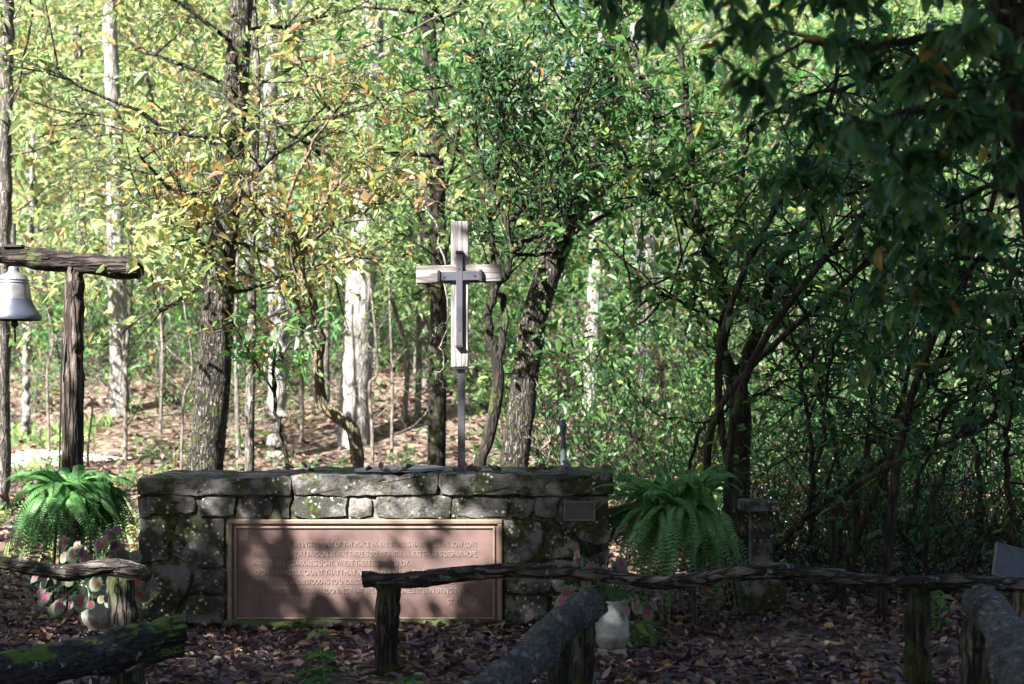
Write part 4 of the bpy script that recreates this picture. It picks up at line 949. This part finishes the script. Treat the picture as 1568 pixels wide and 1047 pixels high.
def understory():
    protos = []
    for k in range(5):
        rng = np.random.default_rng(400 + k); gw, gl = Geo(), Geo(); H = rng.uniform(6.5, 8.5)
        tr = spline([(0, 0, -.1), (rng.normal(0, .15), rng.normal(0, .15), H * .35), (rng.normal(0, .35), rng.normal(0, .35), H * .7), (rng.normal(0, .5), rng.normal(0, .5), H)], 40)
        tube(gw, tr, np.linspace(.07, .015, 40), 10, .05, rng)
        lm = limbs_from(rng, gw, tr, lambda u: .055 - .042 * u, 20, .26, .98, 2.6, .16, sub=4, wob=.14)
        foliage(rng, gw, gl, [q for q in lm if rng.random() < .8], 6, .6, 7, .145, W=.58, flat=.3, bare=.15, nsp=.38)
        protos.append((gw.mesh("trunk"), gl.mesh("crown", False)))
    kinds = {'y': ('lf_yellow', "yellow green understory tree in the sunlit woods behind the wall", "yellow green understory trees in the woods"), 'g': ('lf_green', "fresh green understory tree in the woods behind the wall", "green understory trees in the woods"),
             'p': ('lf_pale', "pale green understory tree in the sunlit woods behind the wall", "pale green understory trees in the woods"), 'o': ('lf_gold', "orange and golden autumn understory tree in the woods at the left", "golden understory trees in the woods"),
             'r': ('lf_right', "deep green understory tree in the woods at the right", "deep green understory trees in the woods")}
    # px of the trunk foot, depth, scale, kind
    spots = [(-40, 18, .8, 'y'), (250, 25, .9, 'y'), (90, 27, 1, 'y'), (500, 24, .8, 'p'), (640, 23, .8, 'g'), (-30, 30, 1.1, 'y'), (150, 33, 1.2, 'p'), (230, 36, 1.2, 'y'), (330, 33, 1.2, 'y'), (420, 36, 1.2, 'o'), (490, 35, 1.2, 'p'), (590, 33, 1.2, 'p'), (660, 36, 1.3, 'y'),
             (740, 34, 1.2, 'g'), (830, 33, 1.0, 'y'), (870, 25, .7, 'r'), (980, 22, .8, 'r'), (1050, 28, .95, 'g'), (1190, 19, .7, 'r'), (1230, 28, 1, 'y'), (1310, 22, .85, 'g'), (1410, 18, .75, 'r'), (1470, 25, 1, 'p'), (1560, 19, .85, 'r'),
             (990, 36, 1.2, 'p'), (1100, 35, 1.3, 'y'), (1200, 37, 1.3, 'p'), (1330, 34, 1.3, 'p'), (1440, 36, 1.3, 'y'), (1560, 31, 1.2, 'g'),
             (20, 43, 1.6, 'p'), (170, 46, 1.7, 'y'), (330, 45, 1.7, 'p'), (470, 48, 1.8, 'g'), (620, 47, 1.8, 'y'), (735, 49, 1.8, 'p'), (1030, 48, 1.7, 'p'), (1130, 46, 1.8, 'y'), (1270, 45, 1.7, 'p'), (1420, 46, 1.8, 'y'), (1560, 44, 1.7, 'p')]
    rng = np.random.default_rng(450)
    for i, (px, Y, s, k) in enumerate(spots):
        m, lab, grp = kinds[k]; x = (px - CX) / FPX * Y; tm, cm = protos[i % 5]
        t = thing("understory_tree", lab, "tree", grp, loc=(x, Y, float(ground_h(x, Y))))
        t.rotation_euler = (0, 0, rng.uniform(0, 6.28)); t.scale = (s * rng.uniform(.9, 1.1),) * 2 + (s * rng.uniform(.9, 1.1),)
        for nm, me, mm in (("trunk", tm, M['bk_grey']), ("crown", cm, M[m])):
            if not me.materials: me.materials.append(mm)
            o = link(nm, me, None, t); o.material_slots[0].link = 'OBJECT'; o.material_slots[0].material = mm

def masses():
    # brush on the bank and beneath the right thicket, and the far-off woods
    rng = np.random.default_rng(500); gw, gl = Geo(), Geo()
    def brush(n, xr, yr, h, leaf, L, gw=gw):
        for k in range(n):
            Y = rng.uniform(*yr); x = (rng.uniform(*xr) - CX) / FPX * Y; z = float(ground_h(x, Y))
            for q in range(3):
                d = unit(rng.normal(0, .55, 3) * (1, 1, .3) + (0, 0, 1)); tw = limb_curve(rng, (x + rng.normal(0, .15), Y + rng.normal(0, .15), z), d, h * rng.uniform(.5, 1.2), 6, .2, .0)
                tube(gw, tw, np.linspace(.008, .003, 6), 3, caps=False)
                for w in range(2):
                    j = int(rng.integers(1, 5)); t2 = limb_curve(rng, tw[j], unit(rng.normal(0, 1, 3) + (0, 0, .3)), h * .4, 5, .25, 0); tube(gw, t2, np.linspace(.005, .002, 5), 3, caps=False)
                    m = leaf; C = t2[rng.integers(1, 5, m)] + rng.normal(0, .05, (m, 3)); leaves(gl, C, rng.normal(0, 1, (m, 3)) - (0, 0, .1), unit(rng.normal(0, .5, (m, 3)) + (0, -.2, 1)), L * rng.uniform(.6, 1.2, m))
    brush(150, (-60, 560), (23, 29), 1.2, 4, .11); brush(330, (-80, 800), (27, 37), 3.2, 11, .17)
    brush(60, (-60, 760), (14, 20), .35, 5, .08)
    gd = Geo(); brush(130, (780, 1650), (14, 26), 1.2, 6, .10, gd); brush(170, (840, 1650), (13.5, 21), 2.3, 10, .11, gd); brush(160, (760, 1650), (24, 34), 3.2, 10, .17, gd)
    t = tag(link("undergrowth", None), "tangled twiggy undergrowth covering the bank behind the wall", "undergrowth", kind='stuff')
    part("twigs", gw, M['bk_twig'], t)["kind"] = 'stuff'; part("dark_twigs", gd, M['bk_dark'], t)["kind"] = 'stuff'; part("foliage", gl, M['lf_green'], t, smooth=False)["kind"] = 'stuff'
    rng = np.random.default_rng(501); gw, gl = Geo(), Geo()
    gg = (gw, gl)
    for k in range(300):
        Y = rng.uniform(9.9, 14); x = rng.uniform(1.35, 5.6) * Y / 11; z = float(ground_h(x, Y))
        for q in range(3):
            d = unit(rng.normal(0, .7, 3) * (1, 1, .3) + (0, 0, 1)); tw = limb_curve(rng, (x, Y, z), d, rng.uniform(.4, 1.7), 6, .26, 0); tube(gw, tw, np.linspace(.007, .002, 6), 3, caps=False)
            m = 6; C = tw[rng.integers(2, 6, m)] + rng.normal(0, .08, (m, 3)); leaves(gl, C, rng.normal(0, 1, (m, 3)), unit(rng.normal(0, .5, (m, 3)) + (0, -.2, 1)), .075 * rng.uniform(.6, 1.2, m), .36)
    t = tag(link("shady_thicket", None), "dark tangled undergrowth beneath the thicket at the right", "undergrowth", kind='stuff')
    part("twigs", gw, M['bk_dark'], t)["kind"] = 'stuff'; part("foliage", gl, M['lf_rhodo'], t, smooth=False)["kind"] = 'stuff'
    # far woods: leaf clumps on many thin trunks
    rng = np.random.default_rng(502); gw, gl = Geo(), Geo()
    for k in range(150):
        Y = rng.uniform(52, 85); x = rng.uniform(-.42, .42) * Y; z = float(ground_h(x, Y)); H = rng.uniform(20, 30)
        tube(gw, [(x, Y, z), (x + rng.normal(0, .4), Y, z + H * .5), (x + rng.normal(0, .8), Y, z + H)], [.22, .16, .06], 6)
        nc = 26; cz = z + H * rng.uniform(.02, 1, nc); cc = np.stack([x + rng.normal(0, 2.0, nc), Y + rng.normal(0, 2.0, nc), cz], 1)
        # the open bit of sky at the top of the picture
        for c in cc:
            pxs = CX + c[0] / c[1] * FPX; pys = HY - (c[2] - EYE) / c[1] * FPX
            if 800 < pxs < 930 and pys < 110: continue
            m = 34; C = c + rng.normal(0, 1, (m, 3)) * (1.0, 1.0, .55)
            leaves(gl, C, rng.normal(0, 1, (m, 3)) - (0, 0, .2), unit(rng.normal(0, .6, (m, 3)) + (0, -.3, 1)), rng.uniform(.25, .5, m), .55)
    t = tag(link("far_woods", None), "pale sunlit woods filling the distance on the hillside", "woods", kind='stuff')
    part("trunks", gw, M['bk_pale'], t)["kind"] = 'stuff'; part("foliage", gl, M['lf_pale'], t, smooth=False)["kind"] = 'stuff'

# near rhododendron overhanging at the upper right, close to the viewer
def near_rhododendron():
    rng = np.random.default_rng(600); gw, gl = Geo(), Geo()
    Y = 4.3; tr = spline([np.array((P(1650, 0, Y)[0], Y, -.1)), P(1645, 900, Y), P(1635, 700, Y), P(1610, 450, Y), P(1580, 250, Y), P(1550, 60, Y), P(1500, -100, Y), P(1470, -260, Y)], 40)
    tube(gw, tr, np.linspace(.075, .04, 40), 14, .07, rng)
    L = [px_limb(gw, [(1535, 90), (1450, 60), (1350, 70), (1260, 60), (1180, 90)], 4.2, .016, .005, rng, dy=-.5), px_limb(gw, [(1545, 220), (1480, 170), (1400, 170), (1330, 190), (1300, 215)], 4.2, .014, .005, rng, dy=-.6),
         px_limb(gw, [(1520, 0), (1420, -60), (1280, -50), (1120, -40), (980, -30)], 4.3, .018, .005, rng, dy=-.2), px_limb(gw, [(1505, -80), (1350, -150), (1150, -130), (950, -90), (800, -55)], 4.5, .018, .005, rng, dy=.1),
         px_limb(gw, [(1550, 300), (1500, 290), (1430, 330), (1360, 340)], 4.6, .012, .004, rng, dy=.5), px_limb(gw, [(1565, 420), (1520, 400), (1470, 440), (1400, 470), (1350, 500)], 4.6, .012, .004, rng, dy=.8), px_limb(gw, [(1530, 60), (1570, 0), (1640, -60)], 4.2, .02, .008, rng),
         px_limb(gw, [(1545, 250), (1600, 200), (1660, 150)], 4.2, .016, .006, rng), px_limb(gw, [(1540, 200), (1450, 230), (1400, 280), (1300, 290), (1240, 300)], 5.2, .014, .004, rng, dy=.5), px_limb(gw, [(1530, 50), (1430, 110), (1330, 120), (1230, 150), (1160, 190)], 5.0, .014, .004, rng, dy=.6)]
    for q in L:
        n = len(q); lmb = [(q[n // 3:], .01)]
        for k in range(9):
            j = int(rng.integers(n // 4, n - 1)); p2 = limb_curve(rng, q[j], unit(rng.normal(0, 1, 3) * (1, 1, .5) + (0, 0, -.05)), rng.uniform(.15, .5), 6, .2, 0); tube(gw, p2, np.linspace(.005, .003, 6), 5, caps=False); lmb.append((p2, .005))
        for pts, _ in lmb:
            for w in range(5):   # whorls of drooping leaves
                c = pts[-1] if w == 0 else pts[int(rng.integers(len(pts) // 2, len(pts)))]
                m = int(rng.integers(5, 9)); a = np.arange(m) * 6.283 / m + rng.random() * 6
                D = np.stack([np.cos(a), np.sin(a), -rng.uniform(.1, 1.1, m)], 1); N = np.stack([np.cos(a) * .5, np.sin(a) * .5, np.ones(m)], 1) + rng.normal(0, .2, (m, 3))
                curved_leaves(gl, c + rng.normal(0, .02, (m, 3)), D + rng.normal(0, .3, (m, 3)), N, rng.uniform(.045, .10, m), rng.uniform(.36, .58, m), rng, .9)
    tree_obj("rhododendron_tree", "dark broad leaved tree with drooping glossy leaves overhanging the upper right corner", "tree", None, tr[0], gw, gl, M['bk_dark'], M['lf_rhodo'])

# unseen trees added behind the viewer for shade; leaf gaps cut for sunlit spots
LIGHT = [(465, 560, 800, 950, .48, 8.9), (560, 765, 793, 865, .70, 8.9), (560, 700, 860, 940, .44, 8.9), (390, 500, 800, 850, .18, 8.9), (430, 775, 728, 792, .45, 8.9), (640, 770, 335, 570, .7, 9.3), (698, 716, 560, 720, .25, 9.3),
         (-80, 62, 400, 490, .9, 10.4), (-60, 215, 380, 415, .40, 10.4), (92, 130, 415, 650, .40, 10.4), (40, 220, 700, 860, .68, 9.3), (55, 215, 850, 885, .55, 7.9), (55, 150, 870, 970, .38, 8.6), (210, 360, 725, 800, .12, 8.9), (-60, 140, 880, 980, .14, 8.3), (300, 560, 960, 1040, .10, 7.8), (150, 200, 900, 975, .2, 7.9)]
def shade_trees():
    rng = np.random.default_rng(700)
    lat = rng.random((64, 64))
    def vn(x, z, s):
        x = x / s; z = z / s; i = np.floor(x).astype(int); j = np.floor(z).astype(int); f = x - i; g_ = z - j; f = f * f * (3 - 2 * f); g_ = g_ * g_ * (3 - 2 * g_)
        A = lat[i % 64, j % 64]; B = lat[(i + 1) % 64, j % 64]; C = lat[i % 64, (j + 1) % 64]; D = lat[(i + 1) % 64, (j + 1) % 64]
        return (A * (1 - f) + B * f) * (1 - g_) + (C * (1 - f) + D * f) * g_
    n = 120000
    T = np.stack([rng.uniform(-7.0, 9.5, n), rng.uniform(1.0, 15.0, n), np.zeros(n)], 1)
    edge = 11.2 + np.clip(T[:, 0] - 1.0, 0, 3) * .9 + rng.normal(0, .35, n)           # the sunlit woods begin here
    T = T[T[:, 1] < edge]; n = len(T)
    zlo = np.where((T[:, 1] < 9.6) & (T[:, 0] < 1.5), 4.6, 7.2); z = zlo + 3.2 * rng.random(n); C = T + SUN * (z / SUN[2])[:, None]
    drop = np.zeros(n, bool); nearw = np.zeros(n, bool)
    for x0, x1, y0, y1, d, Yp in LIGHT:                                                # leaves removed along the sun rays to the chosen sunlit places
        sw = (C[:, 1] - Yp) / SUN[1]; hx = C[:, 0] - SUN[0] * sw; hz = C[:, 2] - SUN[2] * sw
        px = CX + hx / Yp * FPX; py = HY - (hz - EYE) / Yp * FPX
        f = .6 * vn(hx + 40, hz + 40, .10) + .4 * vn(hx + 40, hz + 40, .26)
        mx = np.minimum(np.minimum(px - x0, x1 - px), np.minimum(py - y0, y1 - py)) + 14 * (vn(hx + 20, hz + 20, .08) - .5)
        drop |= (mx > -6) & (f < .30 + .50 * d); nearw |= mx > -40
    nearw = nearw[~drop]; C = C[~drop]; n = len(C)
    trunks = [(-9.5, -4.5), (-5.2, -3.2), (-2.2, -1.8)]
    own = np.argmin(np.stack([np.hypot(C[:, 0] - a, C[:, 1] - b - 3) for a, b in trunks]), 0)
    labs = ["broad shade tree standing behind and left of the viewer, farthest left of three", "broad shade tree standing behind the viewer, middle of three", "broad shade tree close behind the viewer, rightmost of three"]
    for k, (a, b) in enumerate(trunks):
        gw, gl = Geo(), Geo(); c = C[own == k]; m = len(c)
        tr = spline([(a, b, -.1), (a + .1, b + .1, 3), (a, b + .3, 6), (a + .3, b + 1, 9.5)], 24); tube(gw, tr, np.linspace(.28, .12, 24), 14, .05, rng)
        for q in range(16):
            e = c[int(rng.integers(m))]; far = np.where(nearw[own == k])[0]
            if nearw[own == k].any() and q % 2: continue
            st = tr[int(rng.integers(13, 23))]; tube(gw, spline([st, (st + e) / 2 + (0, 0, .4), e], 10), np.linspace(.05, .01, 10), 6, caps=False)
        D = unit(rng.normal(0, 1, (m, 3))); N = unit(rng.normal(0, .4, (m, 3)) + SUN); D = unit(np.cross(D, N)); Lf = rng.uniform(.12, .20, m); Lf = np.where(nearw[own == k], Lf * .62, Lf)
        leaves(gl, c - D * Lf[:, None] * .5, D, N, Lf, .62, .05, .05)
        tree_obj("shade_tree", labs[k], "tree", None, tr[0], gw, gl, M['bk_grey'], M['lf_shade'])

def shading_woods():  # unseen leaf clumps added to block skylight and deepen the shade
    rng = np.random.default_rng(710); gw, gl = Geo(), Geo()
    def clump(c, m, s, L): C = c + rng.normal(0, 1, (m, 3)) * s; leaves(gl, C, rng.normal(0, 1, (m, 3)), unit(rng.normal(0, .6, (m, 3)) + (0, 0, .6)), L * rng.uniform(.7, 1.3, m), .6)
    for k in range(330):
        a = rng.uniform(math.pi * .86, math.pi * 2.12); d = rng.uniform(11, 17); c = np.array((d * math.cos(a), 1 + d * math.sin(a), rng.uniform(.3, 8)))
        if c[1] > 4.0 and c[0] < 0: continue
        if k % 6 == 0: tube(gw, [(c[0], c[1], -.1), (c[0] + .2, c[1], 5), (c[0], c[1], 11)], [.16, .12, .06], 7)
        clump(c, 46, .8, .26)
    for k in range(130):   # unseen leaf roof added above the right of the clearing to block skylight
        c = np.array((rng.uniform(1.5, 10), rng.uniform(-4, 8.5), rng.uniform(6.0, 9.0))); clump(c, 40, .7, .24)
    t = tag(link("woods_behind_viewer", None), "dense woods around and behind the viewer shading the clearing", "woods", kind='stuff')
    part("trunks", gw, M['bk_grey'], t)["kind"] = 'stuff'; part("foliage", gl, M['lf_shade'], t, smooth=False)["kind"] = 'stuff'

def thicket_crowns():
    for i, (px, py, Y, w, h) in enumerate([(1340, 330, 10.0, .9, .8), (1460, 430, 9.4, .8, .9), (1520, 250, 8.8, .9, .8), (1550, 560, 9.0, .6, .8), (1430, 150, 9.0, .9, .6), (1270, 120, 10.0, .8, .6)]):
        rng = np.random.default_rng(720 + i); gw, gl = Geo(), Geo(); c = P(px, py, Y); b = np.array((c[0] + rng.uniform(-1.4, .3), Y + .4, float(ground_h(c[0], Y)) - .05))
        st = spline([b, b * (.75, 1, 1) + c * (.25, 0, 0) + (rng.normal(0, .2), 0, .5 * c[2]), c + (0, 0, -.3 * h), c + (0, 0, .5 * h)], 24); tube(gw, st, np.linspace(.035, .010, 24), 8, .08, rng)
        lm = []
        for k in range(20):
            j = int(rng.integers(11, 23)); p2 = limb_curve(rng, st[j], unit(rng.normal(0, 1, 3) * (1, 1, .5) + (0, 0, .15)), rng.uniform(.5, 1.2) * w, 8, .2, 0); tube(gw, p2, np.linspace(.010, .003, 8), 5, caps=False); lm.append((p2, .01))
        foliage(rng, gw, gl, lm, 5, .26, 5, .105, W=.42, flat=.5, t0=.3)
        tree_obj("rhododendron", "tall dark leafy rhododendron in the shady thicket at the right", "shrub", "leafy rhododendrons at the right", b, gw, gl, M['bk_dark'], M['lf_rhodo'], "foliage")

def grass():
    rng = np.random.default_rng(740); g = Geo()
    for x0, x1, y0, y1, n, h in ((-9.5, -6.0, 18.2, 19.6, 260, .16), (-9.5, -6.4, 21.2, 23, 420, .22), (-4.4, -3.0, 12, 15, 160, .16), (-2.2, -.2, 12, 15, 260, .14), (-.9, .2, 13, 16, 220, .2)):
        x = rng.uniform(x0, x1, n); y = rng.uniform(y0, y1, n); D = rng.normal(0, .45, (n, 3)); D[:, 2] = 1
        leaves(g, np.stack([x, y, ground_h(x, y)], 1), D, rng.normal(0, 1, (n, 3)) * (1, 1, .2), h * rng.uniform(.5, 1.3, n), rng.uniform(.08, .3, n), .05, .5)
    tag(part("grass", g, M['lf_pale'], None, smooth=False), "pale green grass and weeds growing in patches on the leafy ground", "grass", kind='stuff')

def seedlings():
    # small broad-leaved sprigs in the foreground
    spots = [(485, 1035, 6.6, .34, "tall leafy green seedling in the leaf litter in front of the plaque"), (445, 1060, 6.3, .16, "low green seedling at the bottom edge left of the tall seedling"), (640, 1045, 6.5, .17, "low green seedling right of the rail post at the bottom"), (1440, 905, 8.6, .28, "small green plant in the shade left of the tilted sign"), (1500, 900, 8.8, .3, "leafy green plant just behind the tilted sign"), (985, 985, 8.1, .2, "small withered caladium right of the right urn")]
    for i, (px, py, Y, h, lab) in enumerate(spots):
        rng = np.random.default_rng(800 + i); gw, gl = Geo(), Geo(); x = P(px, 0, Y)[0]; b = np.array((x, Y, float(ground_h(x, Y))))
        for q in range(3 if h > .2 else 2):
            st = limb_curve(rng, b + (rng.normal(0, .04), rng.normal(0, .04), 0), unit(np.array((rng.normal(0, .2), rng.normal(0, .2), 1))), h * rng.uniform(.7, 1.1), 8, .06, .05); tube(gw, st, np.linspace(.005, .002, 8), 5)
            for u in (3, 5, 7):
                m = 4; a = np.arange(m) * 1.571 + rng.random() * 6; D = np.stack([np.cos(a), np.sin(a), rng.normal(-.05, .2, m)], 1)
                leaves(gl, np.repeat(st[u][None], m, 0), D, rng.normal(0, .25, (m, 3)) + (0, 0, 1), rng.uniform(.07, .12, m), .42, .1, .25)
        t = thing("seedling", lab, "plant", loc=tuple(b)); part("stem", gw, M['lf_fern'], t); part("leaves", gl, M['lf_right'], t, smooth=False)

hero_trees(); far_trunks(); understory(); masses(); near_rhododendron(); shade_trees(); shading_woods(); thicket_crowns(); grass(); seedlings()
